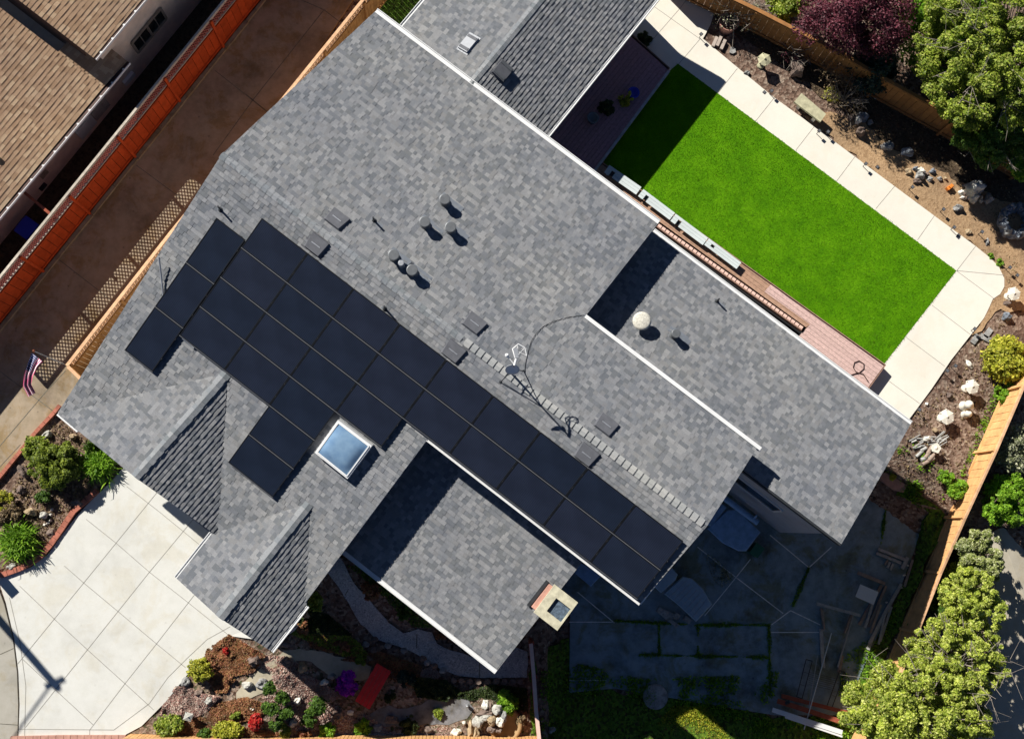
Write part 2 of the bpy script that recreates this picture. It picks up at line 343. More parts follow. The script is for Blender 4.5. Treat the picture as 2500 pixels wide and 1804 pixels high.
# ---------------------------------------------------------------- ground
def axis(lo, hi, step, far): 
    a = list(np.arange(lo, hi+1e-6, step)); return [lo-far, lo-40, lo-10]+a+[hi+10, hi+40, hi+far]
xs = axis(-20, 22, .25, 140); ys = axis(-13, 22, .25, 140); mb = MB()
mb.v = [(x, y, zg(x, y)-.01+(.035*noise.noise((x*1.3, y*1.3, 0)) if abs(x) < 22 and abs(y) < 22 else 0)) for y in ys for x in xs]; nx = len(xs)
mb.f = [(j*nx+i, j*nx+i+1, (j+1)*nx+i+1, (j+1)*nx+i) for j in range(len(ys)-1) for i in range(nx-1)]
mb.m = [0]*len(mb.f); mb.sm = [True]*len(mb.f)
tag(mb.build('ground', MT['mulch']), kind='structure')
def clip(poly, a, b, c):                           # keep a*x+b*y <= c
    out = []; n = len(poly)
    for i in range(n):
        p, q = poly[i], poly[(i+1) % n]; dp, dq = a*p[0]+b*p[1]-c, a*q[0]+b*q[1]-c
        if dp <= 0: out.append(p)
        if dp*dq < 0: t = dp/(dp-dq); out.append((p[0]+t*(q[0]-p[0]), p[1]+t*(q[1]-p[1])))
    return out
def sheet(name, poly, mat, dz=.05, lines=(), lmat=None, lw=.022, kind='structure', thick=.12, z=None, wob=0.):
    q = [G(*p, dz) if z is None else W(*p, z) for p in poly]
    if wob:
        r = []
        for i in range(len(q)):
            a, b = q[i], q[(i+1) % len(q)]; k = max(1, int((b-a).length/.18))
            for j in range(k):
                p = a.lerp(b, j/k); d = Vector((noise.noise(p*2.5), noise.noise(p*2.5+Vector((9, 0, 0))), 0))*wob*2; r.append(p+d)
        q = r
    zt = [p.z for p in q]; mb = MB(); mb.prism([(p.x, p.y) for p in q], min(zt)-thick, zt)
    for l in lines:
        for a, b in zip(l, l[1:]):
            A, B = (G(*a, dz), G(*b, dz)) if z is None else (W(*a, z), W(*b, z))
            mb.beam(A+Vector((0, 0, .0)), B, lw, .008, 1)
    o = mb.build(name, [mat, lmat or MT['joint']]); return tag(o, kind=kind)
def draped(name, poly, mat, dz=.045, lines=(), wob=.03, kind='structure'):
    q = [G(*p, dz) for p in poly]; r = []
    for i in range(len(q)):
        a, b = q[i], q[(i+1) % len(q)]; k = max(1, int((b-a).length/.18))
        for j in range(k): p = a.lerp(b, j/k); r.append((p.x+noise.noise(p*2.5)*wob*2, p.y+noise.noise(p*2.5+Vector((9, 0, 0)))*wob*2))
    st = .4; mb = MB(); y = min(p[1] for p in r); y1 = max(p[1] for p in r)
    while y < y1:
        row = clip(clip(r, 0, -1, -y), 0, 1, y+st)
        if len(row) > 2:
            x = min(p[0] for p in row); x1 = max(p[0] for p in row)
            while x < x1:
                cell = clip(clip(row, -1, 0, -x), 1, 0, x+st)
                if len(cell) > 2:
                    ar = sum(cell[i][0]*cell[(i+1) % len(cell)][1]-cell[(i+1) % len(cell)][0]*cell[i][1] for i in range(len(cell)))
                    if abs(ar) > 1e-4:
                        if ar < 0: cell = cell[::-1]
                        mb.add([(p[0], p[1], zg(*p)+dz) for p in cell], [tuple(range(len(cell)))])
                x += st
        y += st
    for l in lines:
        for A, B in zip(l, l[1:]): mb.beam(G(*A, dz), G(*B, dz), .03, .008, 1)
    return tag(mb.build(name, [mat, MT['joint']]), kind=kind)
# neighbour's driveway, kerb line from the red fence to the golden fence
sheet('driveway', [(-420, 1325), (650+165, -205), (1000, -205), (700, 240), (420, 575), (260, 775), (200, 935), (136, 1011), (50, 1110), (0, 1172), (-150, 1330), (-260, 1480)], MT['concd'], .04,
      [[(145, 635), (270, 732)], [(525, 173), (654, 275)], [(333, 404), (448, 489)], [(-60, 862), (136, 1008)], [(-10, 1100), (114, 954), (160, 905)], [(791, 25), (618, 244), (520, 380)], [(600, 230), (654, 275)], [(-10, 1150), (50, 1085)], [(690, -20), (791, 25), (850, 70)]])
sheet('rear_side_soil', [(880, -10), (1040, -200), (1110, -160), (985, 80), (930, 60), (900, 40)], MT['weeds'], .03)
sheet('side_yard_soil', [(-500, 1200), (560, -220), (790, -200), (640, 0), (0, 790), (-420, 1300)], MT['soil'], .02)
sheet('forecourt', [(262, 1185), (320, 1120), (560, 1100), (760, 1300), (700, 1500), (620, 1560), (562, 1552), (510, 1590), (462, 1640), (432, 1678), (405, 1712), (372, 1745), (345, 1772), (300, 1796), (45, 1797), (48, 1720), (45, 1640), (35, 1560), (14, 1470), (-6, 1410), (20, 1402), (75, 1385), (118, 1352), (148, 1310), (185, 1262), (222, 1222)], MT['conc'], .06,
      [[(430, 1140), (380, 1206), (225, 1397), (43, 1620)], [(540, 1180), (472, 1267), (364, 1397), (288, 1492), (62, 1775)], [(540, 1385), (472, 1455), (382, 1571), (305, 1668), (219, 1781), (219, 1797)],
       [(309, 1187), (390, 1250), (488, 1330)], [(210, 1267), (284, 1326), (367, 1398), (460, 1471), (562, 1553)], [(157, 1381), (205, 1423), (288, 1492), (382, 1571), (453, 1629)], [(48, 1430), (133, 1511), (213, 1585), (305, 1668), (375, 1732)],
       [(56, 1609), (136, 1684), (227, 1768)], [(23, 1458), (49, 1569), (63, 1674), (60, 1797)], [(46, 1779), (278, 1781), (364, 1717), (410, 1653), (457, 1606), (506, 1560), (562, 1529)]], MT['jointf'], .018)
sheet('pavement', [(-220, 1380), (-12, 1415), (10, 1475), (31, 1560), (41, 1640), (44, 1720), (41, 1860), (-260, 1900)], MT['walkg'], .05, [[(0, 1597), (33, 1582)], [(0, 1766), (43, 1769)]])
sheet('lawn_walk', [(1520, -160), (1640, -160), (1690, 0), (1743, 34), (1735, 60), (1722, 85), (1716, 95), (1800, 165), (1889, 238), (1988, 309), (2087, 383), (2184, 455), (2281, 527), (2382, 601), (2413, 626), (2438, 650), (2452, 680), (2452, 700), (2442, 718), (2424, 730), (2413, 755), (2402, 777), (2380, 805), (2322, 879), (2274, 950), (2225, 1016), (2190, 1060), (2080, 1000), (2155, 893), (2335, 661), (1655, 156), (1628, 182), (1560, 130), (1500, 60), (1480, 20)], MT['concw'], .05,
      [[(1709, 96), (1657, 157)], [(1800, 168), (1752, 228)], [(1891, 238), (1845, 296)], [(1988, 309), (1943, 367)], [(2087, 383), (2042, 443)], [(2184, 455), (2138, 510)], [(2281, 527), (2240, 586)], [(2382, 601), (2336, 661), (2451, 672)], [(2336, 662), (2428, 730)], [(2275, 745), (2368, 816)], [(2214, 825), (2306, 894)], [(2167, 928), (2245, 985)], [(1540, -30), (1590, 12), (1709, 96)], [(1663, 18), (1586, 106)], [(1700, -35), (1663, 18)]], MT['jointf'], .016, z=.05, thick=.4)
sheet('lawn_soil', [(1655, 156), (2335, 661), (2155, 893), (1470, 402), (1633, 175)], MT['lawn'], .055)
# grass blades over the lawn
def inside(poly, P):
    x, y = P[:, 0], P[:, 1]; c = np.zeros(len(P), bool); n = len(poly)
    for i in range(n):
        x1, y1 = poly[i]; x2, y2 = poly[(i+1) % n]
        k = ((y1 > y) != (y2 > y)) & (x < (x2-x1)*(y-y1)/(y2-y1+1e-12)+x1); c ^= k
    return c
def grass(name, polypx, n, h, w, mat, label, cat, patchy=0., z0=.05):
    poly = [tuple(G(*p, z0))[:2] for p in polypx]; pa = np.array(poly); lo, hi = pa.min(0), pa.max(0)
    P = rng.uniform(lo, hi, (int(n*1.9), 2)); P = P[inside(poly, P)][:n]
    if patchy: P = np.array([p for p in P if noise.noise((p[0]*1.1, p[1]*1.1, 5))+.25*noise.noise((p[0]*4, p[1]*4, 1)) > patchy-.5+rng.uniform(-.15, .15)])
    n = len(P); z = np.array([zg(*p) for p in P])+z0-.005; a = rng.uniform(0, 2*math.pi, n); hh = h*rng.uniform(.5, 1.3, n); ww = w*rng.uniform(.6, 1.4, n)
    d = np.stack([np.cos(a), np.sin(a)], 1); ln = rng.uniform(-.9, .9, (n, 2))*hh[:, None]
    b1 = np.concatenate([P-d*ww[:, None], z[:, None]], 1); b2 = np.concatenate([P+d*ww[:, None], z[:, None]], 1); tp = np.concatenate([P+ln, (z+hh)[:, None]], 1)
    o = npmesh(name, np.stack([b1, b2, tp], 1).reshape(-1, 3), n, mat, k=3); return tag(o, label, cat, kind='stuff')
LAWN = [(1652, 153), (2337, 661), (2156, 895), (1468, 402), (1632, 174)]
grass('lawn_grass', LAWN, 70000, .035, .012, MT['blade'], 'thick bright green lawn beside the cream concrete walk', 'lawn')
sheet('tan_dirt_strip', [(2040, 275), (2110, 300), (2190, 370), (2300, 420), (2420, 480), (2520, 520), (2560, 760), (2500, 760), (2440, 760), (2400, 800), (2370, 820), (2420, 730), (2452, 700), (2452, 680), (2413, 626), (2281, 527), (2087, 383), (1988, 309), (1960, 285)], MT['dirt'], .035, wob=.12)
sheet('shade_tint_soil', [(1700, -60), (1960, 90), (2150, 230), (2330, 330), (2500, 430), (2500, 520), (2360, 470), (2200, 400), (2100, 330), (2060, 270), (1960, 200), (1840, 110), (1745, 40)], MT['soil'], .03, wob=.1)  # dark soil strip, shade below fence and trees put into its colour
# back patio, lower than the lawn
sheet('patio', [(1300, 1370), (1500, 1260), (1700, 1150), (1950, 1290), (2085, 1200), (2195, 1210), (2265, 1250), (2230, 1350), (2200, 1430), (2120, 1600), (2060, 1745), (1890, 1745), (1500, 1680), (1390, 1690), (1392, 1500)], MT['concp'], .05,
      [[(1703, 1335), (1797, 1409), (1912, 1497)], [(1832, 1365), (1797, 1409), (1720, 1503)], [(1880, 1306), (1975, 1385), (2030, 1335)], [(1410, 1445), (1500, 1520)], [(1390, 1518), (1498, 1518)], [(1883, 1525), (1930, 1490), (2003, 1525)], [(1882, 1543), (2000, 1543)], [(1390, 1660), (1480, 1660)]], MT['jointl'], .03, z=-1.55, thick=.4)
def strips(name, lines, mat, w, label):
    pts = []
    for l in lines:
        for a, b in zip(l, l[1:]):
            A, B = G(*a, .055), G(*b, .055); L_n = (B-A).length; ph = random.random()*50
            for i in range(int(L_n*420)):
                f = random.random(); dn_ = .5+noise.noise((f*L_n*1.6+ph, ph, 0))
                if random.random() > dn_*1.3: continue
                p = A.lerp(B, f); pts.append((p.x+random.gauss(0, w*dn_), p.y+random.gauss(0, w*dn_), -1.548))
    P = np.array(pts); n = len(P); a = rng.uniform(0, 6.28, n); d = np.stack([np.cos(a), np.sin(a), a*0], 1)*.022; up = np.concatenate([rng.uniform(-.04, .04, (n, 2)), rng.uniform(.02, .07, (n, 1))], 1)
    return tag(npmesh(name, np.stack([P-d, P+d, P+up], 1).reshape(-1, 3), n, mat, k=3), label, 'weeds', kind='stuff')
strips('joint_weeds', [[(1500, 1515), (1700, 1525), (1880, 1525)], [(1704, 1525), (1704, 1602)], [(1560, 1598), (1875, 1604)], [(1877, 1525), (1880, 1700)], [(1975, 1385), (1935, 1480)], [(2180, 1200), (2150, 1330)], [(1608, 1525), (1610, 1600)]], L_['bright'], .045, 'green weeds growing in the joints of the shaded patio slabs')
grass('patio_weeds', [(1320, 1640), (1420, 1620), (1560, 1655), (1760, 1650), (1900, 1640), (1880, 1740), (2060, 1760), (2080, 1830), (1320, 1830)], 16000, .10, .035, L_['bright'], 'weedy green ground cover at the lower end of the patio', 'ground cover', .5)
grass('fence_side_weeds', [(2060, 1600), (2150, 1540), (2230, 1400), (2290, 1280), (2190, 1200), (2220, 1165), (2300, 1190), (2305, 1270), (2170, 1575), (2100, 1745), (2040, 1745)], 9000, .10, .03, L_['bright'], 'green weeds along the inner foot of the tan fence', 'ground cover', .35)
grass('bark_weeds', [(2160, 1150), (2190, 1090), (2240, 1080), (2330, 1180), (2420, 960), (2440, 980), (2330, 1200), (2300, 1270)], 2500, .10, .03, L_['bright'], 'patchy green weeds in the bark bed by the roof corner', 'ground cover', .55)
sheet('patio_weed_soil', [(1295, 1600), (1392, 1560), (1392, 1690), (1500, 1682), (1890, 1748), (2100, 1748), (2060, 1900), (1300, 1900)], MT['weeds'], .03, wob=.1)
sheet('lower_side_strip', [(2120, 1600), (2205, 1430), (2235, 1350), (2270, 1250), (2190, 1205), (2215, 1170), (2312, 1262), (2170, 1590), (2090, 1760), (2060, 1748)], MT['weeds'], .03, wob=.08)
sheet('street', [(2400, 1310), (2440, 1290), (2700, 1250), (2700, 2000), (2350, 2000), (2420, 1640)], MT['street'], .03, [[(2478, 1364), (2520, 1400)]])
# front garden paths
draped('gravel_path', [(795, 1385), (850, 1470), (880, 1522), (920, 1562), (1000, 1585), (1060, 1622), (1110, 1647), (1180, 1654), (1288, 1652), (1288, 1590), (1200, 1560), (1200, 1600), (1150, 1600), (1100, 1588), (1066, 1572), (1056, 1545), (1020, 1538), (985, 1546), (950, 1520), (905, 1470), (865, 1425), (830, 1360)], MT['agg'], .045,
      [[(1018, 1543), (1017, 1582)], [(1171, 1605), (1171, 1653)], [(850, 1440), (842, 1452)]], wob=.03)
draped('stone_path', [(600, 1660), (660, 1612), (700, 1590), (735, 1585), (790, 1592), (860, 1605), (905, 1628), (900, 1655), (850, 1665), (790, 1640), (760, 1618), (725, 1612), (690, 1640), (655, 1660), (640, 1690), (600, 1715), (578, 1715), (575, 1690)], concrete('sandy_path', (.50, .45, .34), .25, 2.), .045, wob=.05)
draped('stream_bed', [(905, 1740), (950, 1720), (990, 1725), (1050, 1712), (1100, 1702), (1140, 1708), (1160, 1730), (1140, 1755), (1095, 1770), (1040, 1768), (990, 1775), (960, 1768), (920, 1790), (900, 1770)], concrete('grey_stream_bed', (.20, .20, .21), .5, 3.), .045, wob=.06)
draped('front_bed_soil', [(470, 1660), (560, 1570), (640, 1560), (760, 1500), (800, 1480), (900, 1600), (1100, 1690), (1290, 1700), (1290, 1796), (300, 1796), (400, 1730)], MT['bed'], .03, wob=.02)
# ---------------------------------------------------------------- main house
ZR = 5.3; br = ab(W(1700, 1265, ZR))[1]; SL = .27
NEp = (ZR+SL*br, 0, -SL); SWp = (ZR-SL*br, 0, SL); WGp = (NEp[0]-.88, 0, -SL); PCp = (SWp[0]-.98, 0, SL)
def shingles(mb, pts, expo=.128, wr=(.085, .185), lift=.021, tab=.008, thick=.12, keepout=None):
    P = [Vector(p) for p in pts]; nrm = Vector((0, 0, 0))
    for i in range(len(P)): nrm += P[i].cross(P[(i+1) % len(P)])
    nrm.normalize()
    if nrm.z < 0: nrm = -nrm; P = P[::-1]
    e = Vector((0, 0, 1)).cross(nrm); e.normalize(); s = nrm.cross(e)        # e horizontal, s up the slope
    if s.z < 0: s = -s; e = -e
    o = nrm*P[0].dot(nrm); Q = [(p.dot(e), p.dot(s)) for p in P]
    mb.add(P, [tuple(range(len(P)))]); 
    B = [p-Vector((0, 0, thick)) for p in P]; n = len(P)
    mb.add(P+B, [tuple(range(2*n-1, n-1, -1))]+[(i, i+n, (i+1) % n+n, (i+1) % n) for i in range(n)], 1)
    s0, s1 = min(q[1] for q in Q), max(q[1] for q in Q)
    k = math.floor(s0/expo)
    vs, fs = [], []
    while k*expo < s1:
        lo, hi = k*expo, (k+1)*expo; row = clip(clip(Q, 0, -1, -lo), 0, 1, hi); k += 1
        if len(row) < 3: continue
        x = min(q[0] for q in row)-random.random()*.2; x1 = max(q[0] for q in row)
        while x < x1:
            w = random.uniform(*wr); cell = clip(clip(row, -1, 0, -x), 1, 0, x+w); L = lift+(tab if random.random() < .5 else 0)
            if len(cell) >= 3:
                i0 = len(vs); m_ = len(cell)
                for q in cell:
                    u = (q[1]-lo)/expo; vs.append(o+e*q[0]+s*q[1]+nrm*(L*(1-u)+.003+(L-lift)*u*.9))
                for q in cell: vs.append(o+e*q[0]+s*q[1]+nrm*.001)
                fs.append(tuple(range(i0, i0+m_)))
                for a in range(m_):
                    b_ = (a+1) % m_; fs.append((i0+a, i0+a+m_, i0+b_+m_, i0+b_))
            x += w
    # orientation check
    if fs:
        f = fs[0]; a, b_, c = vs[f[0]], vs[f[1]], vs[f[2]]
        if (b_-a).cross(c-a).dot(nrm) < 0: fs = [f[::-1] for f in fs]
    mb.add(vs, fs, 0)
house = thing('house', 'main house with weathered grey shingle roof, skylight, chimney and white gutters', 'house', AB(-2, 3, 0))
def roofpart(name, polys, label=None, thick=.12, mat='shingle', parent=None, **kw):
    mb = MB()
    for p in polys: shingles(mb, p, thick=thick, **kw)
    return mb.build(name, [MT[mat], MT['white']], parent or house, label)
cNE = on(915, 30, NEp); cNEm = on(1600, 545, NEp); rL = on(545, 375, NEp); rR = on(1725, 1285, NEp); sL = on(1430, 780, NEp); sR = on(1846, 1096, NEp)
aJ, bJ = ab(sL); aM = ab(cNEm)[0]; aJ = (aJ+aM)/2
rL = ABp(ab(rL)[0], br, NEp); rR = ABp(ab(rR)[0], br, NEp); R1 = ABp(aJ, br, NEp)
bE = (ab(cNE)[1]+ab(cNEm)[1])/2; cNE = ABp(ab(cNE)[0], bE, NEp); cNEm = ABp(aJ, bE, NEp)
bS = (bJ+ab(sR)[1])/2; aR = ab(sR)[0]; sL = ABp(aJ, bS, NEp); sR = ABp(aR, bS, NEp)
mR = on(1565, 1470, SWp); mL = on(1040, 1070, SWp); bMid = (ab(mR)[1]+ab(mL)[1])/2; swc = on(140, 1010, SWp); rk = on(745, 1478, SWp)
bF = (ab(swc)[1]+ab(rk)[1])/2; aMid = (ab(mL)[0]+ab(rk)[0])/2
mR = ABp(ab(mR)[0], bMid, SWp); mL = ABp(aMid, bMid, SWp); swc = ABp(ab(swc)[0], bF, SWp); rk = ABp(aMid, bF, SWp)
tL = (br-bMid)/(br-bF); XL = rL.lerp(swc, tL)
roofpart('roof', [[cNE, cNEm, R1, rL], [sL, sR, rR, R1], [rL, rR, mR, mL, XL], [XL, mL, rk, swc]], 'large main roof of weathered grey shingles')
# cross gables over the garage front
def gable(T, Fp, Lq, Rq, nm):
    T = on(*T, SWp, .02); z = T.z; Fp = W(*Fp, z); ze = swc.z+.0
    polys = []
    for q in (Lq, Rq):
        polys.append([T, Fp]+[W(*p, ze) for p in q])
    o = roofpart(nm, polys, thick=.1); mb = MB()
    k = 26                                        # ridge cap shingles
    for i in range(k):
        a, b = T.lerp(Fp, i/k), T.lerp(Fp, (i+1.25)/k if i < k-1 else 1)
        d = (Fp-T).normalized(); sd = d.cross(Vector((0, 0, 1)))
        for s_ in (-1, 1):
            w_ = random.uniform(.12, .16); z_ = random.uniform(0, .012); P_ = [a+Vector((0, 0, .03)), b+Vector((0, 0, .05)), b+sd*s_*w_+Vector((0, 0, .0+z_)), a+sd*s_*w_+Vector((0, 0, -.015+z_))]
            Q_ = [p+Vector((0, 0, -.05)) for p in P_]; mb.add(P_+Q_, [(0, 1, 2, 3), (3, 2, 6, 7), (1, 5, 6, 2), (0, 3, 7, 4)] if s_ < 0 else [(3, 2, 1, 0), (7, 6, 2, 3), (2, 6, 5, 1), (4, 7, 3, 0)])
    mb.build('ridge_cap', MT['capdark'], house)
    # front gable wall under the ridge
    A, B = W(*Lq[0], ze), W(*Rq[0], ze); mb = MB(); inn = Vector((V[0], V[1], 0))*.35
    tri = [A+inn, B+inn, Fp+inn-Vector((0, 0, .12))]; tri[0].z -= .14; tri[1].z -= .14
    g0, g1 = tri[0].copy(), tri[1].copy(); g0.z = g1.z = 0
    pts = [g0, g1, tri[1], tri[2], tri[0]]; back = [p+inn*.6 for p in pts]
    mb.add(pts+back, [(0, 1, 2, 3, 4), (9, 8, 7, 6, 5)]+[(i, i+5, (i+1) % 5+5, (i+1) % 5) for i in range(5)]); mb.build('gable_wall', MT['hstucco'], house)
    return A, B, Fp
g1 = gable((555, 910), (330, 1165), [(141, 1011)], [(533, 1309)], 'left_gable_roof')
g2 = gable((755, 1229), (535, 1507), [(432, 1412), (518, 1303)], [(661, 1588), (748, 1477)], 'right_gable_roof')
# wings
wNW, wNE, wSE, wSW = on(1590, 570, WGp), on(2228, 1035, WGp), on(2052, 1322, WGp), on(1805, 1145, WGp)
bw1 = (ab(wNW)[1]+ab(wNE)[1])/2; bw0 = (ab(wSE)[1]+ab(wSW)[1])/2; aw = (ab(wNE)[0]+ab(wSE)[0])/2
roofpart('patio_wing_roof', [[ABp(aJ-.6, bw1, WGp), ABp(aw, bw1, WGp), ABp(aw, bw0, WGp), ABp(aJ-.6, bw0, WGp)]], 'lower right roof wing of grey shingles')
pR = on(1213, 1632, PCp); pL = on(843, 1345, PCp); bp0 = (ab(pR)[1]+ab(pL)[1])/2; ap1 = (ab(pR)[0]+ab(on(1415, 1385, PCp))[0])/2
roofpart('porch_roof', [[ABp(aMid-.7, bp0, PCp), ABp(ap1, bp0, PCp), ABp(ap1, bMid+.5, PCp), ABp(aMid-.7, bMid+.5, PCp)]], 'small low front roof of grey shingles')
# rear wing with its own ridge
eR, eL, rg = W(1337, 337, 2.55), W(980, 70, 2.55), W(1150, 205, 3.45)
aR2, aL2, aG = ab(eR)[0]+.0, ab(eL)[0], ab(rg)[0]; b2a, b2b = bE-.7, 18.25
rr = (ab(W(1594, 0, 2.55))[0]+aR2)/2; ll = aL2
roofpart('rear_wing_roof', [[AB(aG, b2a, 3.45), AB(rr, b2a, 2.55), AB(rr, b2b, 2.55), AB(aG, b2b, 3.45)], [AB(aG, b2a, 3.45), AB(aG, b2b, 3.45), AB(ll, b2b, 2.55), AB(ll, b2a, 2.55)]], 'rear roof wing whose right slope is darker', thick=.1)
mb = MB()
for i in range(44):
    b = bE-.3+i*.16
    for s_ in (-1, 1): mb.add([AB(aG, b, 3.485), AB(aG, b+.19, 3.475), AB(aG+s_*.12, b+.19, 3.44), AB(aG+s_*.12, b, 3.45)], [(0, 1, 2, 3) if s_ < 0 else (3, 2, 1, 0)])
mb.build('ridge_cap', MT['capdark'], house)
# main ridge caps
def caps(a0, a1, mat, step, w, label, k_=.03):
    mb = MB(); n = int((a1-a0)/step)
    for i in range(n):
        a = a0+i*step; zt = ZR+.03
        for s_ in (-1, 1):
            e_ = a+step*.93; p = [AB(e_, br, zt+k_), AB(a-.02, br, zt), AB(a-.02, br+s_*w, zt-SL*w-.01), AB(e_, br+s_*w, zt-.004+k_-SL*w)]
            mb.add(p, [(3, 2, 1, 0) if s_ > 0 else (0, 1, 2, 3)])
            mb.add([p[0], p[3], p[3]-Vector((0, 0, .03)), p[0]-Vector((0, 0, .03))], [(0, 1, 2, 3), (3, 2, 1, 0)])
    mb.build('ridge_cap', mat, house, label)
aC = ab(on(1135, 835, NEp))[0]
caps(ab(rL)[0], aC, MT['capdark'], .19, .11, 'dull blue-grey ridge tiles on the left half', .006); caps(aC, ab(rR)[0]-.02, MT['caplight'], .215, .115, 'pale ridge tiles with dark joints on the right half', .030)
# gutters and fascias
def gutter(p, q, side, w=.12, h=.10, name='gutter', drop=.0, mat='white'):
    p, q = Vector(p), Vector(q); d = (q-p).normalized(); sd = Vector((d.y, -d.x, 0)).normalized()*side; mb = MB(); dz = Vector((0, 0, -.04-drop))
    mb.beam(p+sd*.02+dz, q+sd*.02+dz, .02, h); mb.beam(p+sd*(w)+dz, q+sd*(w)+dz, .022, h+.02); mb.beam(p+sd*w/2+dz, q+sd*w/2+dz, w-.03, .06)
    return mb.build(name, MT[mat], house)
gutter(cNE, cNEm, -1, .15); gutter(ABp(aJ, bw1, WGp), ABp(aw, bw1, WGp), -1, .12)
gutter(mL, ABp(ab(mR)[0], bMid, SWp), 1, .07); gutter(ABp(aMid-.3, bp0, PCp), ABp(ap1, bp0, PCp), 1, .13)
gutter(AB(rr, bE+.2, 2.55), AB(rr, b2b, 2.55), 1, .09); gutter(AB(ll, bE+.2, 2.55), AB(ll, b2b, 2.55), -1, .11)
gutter(W(518, 1303, swc.z), W(432, 1412, swc.z), 1, .09); gutter(W(748, 1477, swc.z), W(661, 1588, swc.z), -1, .09)
def fascia(p, q, h=.2, w=.03, lift=-.1, mat='white'):
    mb = MB(); mb.beam(Vector(p)+Vector((0, 0, lift)), Vector(q)+Vector((0, 0, lift)), w, h); return mb.build('fascia', MT[mat], house)
fascia(sL+Vector((V[0], V[1], 0))*.07, sR+Vector((V[0], V[1], 0))*.07+Vector((U[0], U[1], 0))*.1, .22, .11, -.06)
fascia(ABp(aR+.0, bw0-.03, WGp), ABp(aw, bw0-.03, WGp), .22, .035, -.12, 'dark'); fascia(on(140, 1010, SWp)+Vector((0, 0, -.02)), on(190, 1052, SWp), .1, .1, -.05)
fascia(mR+Vector((U[0], U[1], 0))*.02, ABp(ab(mR)[0]+.02, br, SWp), .14, .05, -.09)
# walls
def walls(rect, pl, drop=.3, zb=0., mat='hstucco', name='wall', extra=None, inset=.0):
    a0, b0, a1, b1 = rect; q = [(a0, b0), (a1, b0), (a1, b1), (a0, b1)]; xy = [AB(*p) for p in q]
    mb = MB(); mb.prism([(p.x, p.y) for p in xy], zb, [pz(pl, *p)-drop for p in q]); return mb.build(name, MT[mat], house, extra)
aLm = ab(rL)[0]+.45
walls((aLm, br, aJ-.15, bE-.6), NEp); walls((aJ-.15, br, aR-.35, bS-.12), NEp, .2, -1.7); walls((aLm, bF+.7, aMid-.4, br), SWp, .3, -1.7); walls((aMid-.4, bMid+.25, ab(mR)[0]-.4, br), SWp, .3, -1.7)
walls((aR-.35, bw0+.12, aw-.35, bw1-.4), WGp, .26, -1.7, name='side_wall', extra='tall grey-brown stucco wall above the shaded patio'); walls((aJ, bS-.2, aR-.2, bw1-.4), WGp, .26, -1.7)
walls((aMid-.4, bp0+.5, ap1-.35, bMid+.3), PCp, .26, -1.7)
mb = MB()
for p_ in ([(ll+.4, b2a), (rr-.5, b2a), (rr-.5, b2b-.4), (ll+.4, b2b-.4)],):
    mb.prism([tuple(AB(*p))[:2] for p in p_], 0, 2.4)
mb.build('wall', MT['hstucco'], house)
# side wall window above the patio
wn = MB(); pl_ = bw0+.12; a0 = ab(W(1835, 1210, 1.3))[0]
for k, (x0, x1) in enumerate([(a0-1.3, a0+.9)]):
    A, B = AB(x0, pl_-.02, 1.0), AB(x1, pl_-.02, 1.0); wn.beam(A, B, .05, .07); wn.beam(A+Vector((0, 0, 1)), B+Vector((0, 0, 1)), .05, .07); wn.beam(A, A+Vector((0, 0, 1)), .05, .07, up=(U[0], U[1], 0)); wn.beam(B, B+Vector((0, 0, 1)), .05, .07, up=(U[0], U[1], 0))
wf = wn.build('window', MT['white'], house); g_ = MB(); g_.beam(AB(a0-1.27, pl_-.01, 1.5), AB(a0+.87, pl_-.01, 1.5), .02, .95); g_.build('pane', MT['glassdk'], wf)
# chimney
zc = 3.95; cp = [W(1280+0, 0, 0)]
def quad(mb, px4, z, h, mi=0): q = [W(*p, z) for p in px4]; mb.prism([(p.x, p.y) for p in q], z-h, z, mi)
ch = MB(); ca = ab(W(1299, 1467, zc)); c0 = W(1352, 1462, zc)
ca, cb = ab(W(1349, 1476, 3.6)); hw, hd = .33, .5
def rectab(a0, a1, b0, b1): return [tuple(AB(a, b))[:2] for a, b in ((a0, b0), (a1, b0), (a1, b1), (a0, b1))]
ch.prism(rectab(ca-.42, ca+.42, cb-.42, cb+.42), -1.6, 3.5); chim = ch.build('chimney', MT['paver'], house, 'brick chimney with pale mortar cap')
ch = MB(); A0, A1, B0, B1 = ca-.30, ca+.55, cb-.50, cb+.50
i0, i1, j0, j1 = ca-.03, ca+.50, cb-.24, cb+.22
for r in (rectab(A0, i0, B0, B1), rectab(i0, A1, B0, j0), rectab(i0, A1, j1, B1), rectab(i1, A1, j0, j1)): ch.prism(r, 3.46, 3.60)
ch.build('chimney_cap', plain('mortar_cap', (.55, .52, .38), .9, .25, 5, .3, .02), chim)
ch = MB(); ch.prism(rectab(i0+.002, i1-.002, j0+.002, j1-.002), 3.42, 3.505); ch.build('flue_opening', plain('blue_grey_flue', (.10, .14, .19), .6, .6, 14), chim)  # mottled blue-grey plug filling the flue opening
ch = MB(); ch.beam(AB(ca-.50, cb-.45, pz(PCp, ca-.5, cb-.45)+.05), AB(ca-.50, cb+.45, pz(PCp, ca-.5, cb+.45)+.05), .1, .12); ch.build('flashing', MT['dark'], chim)
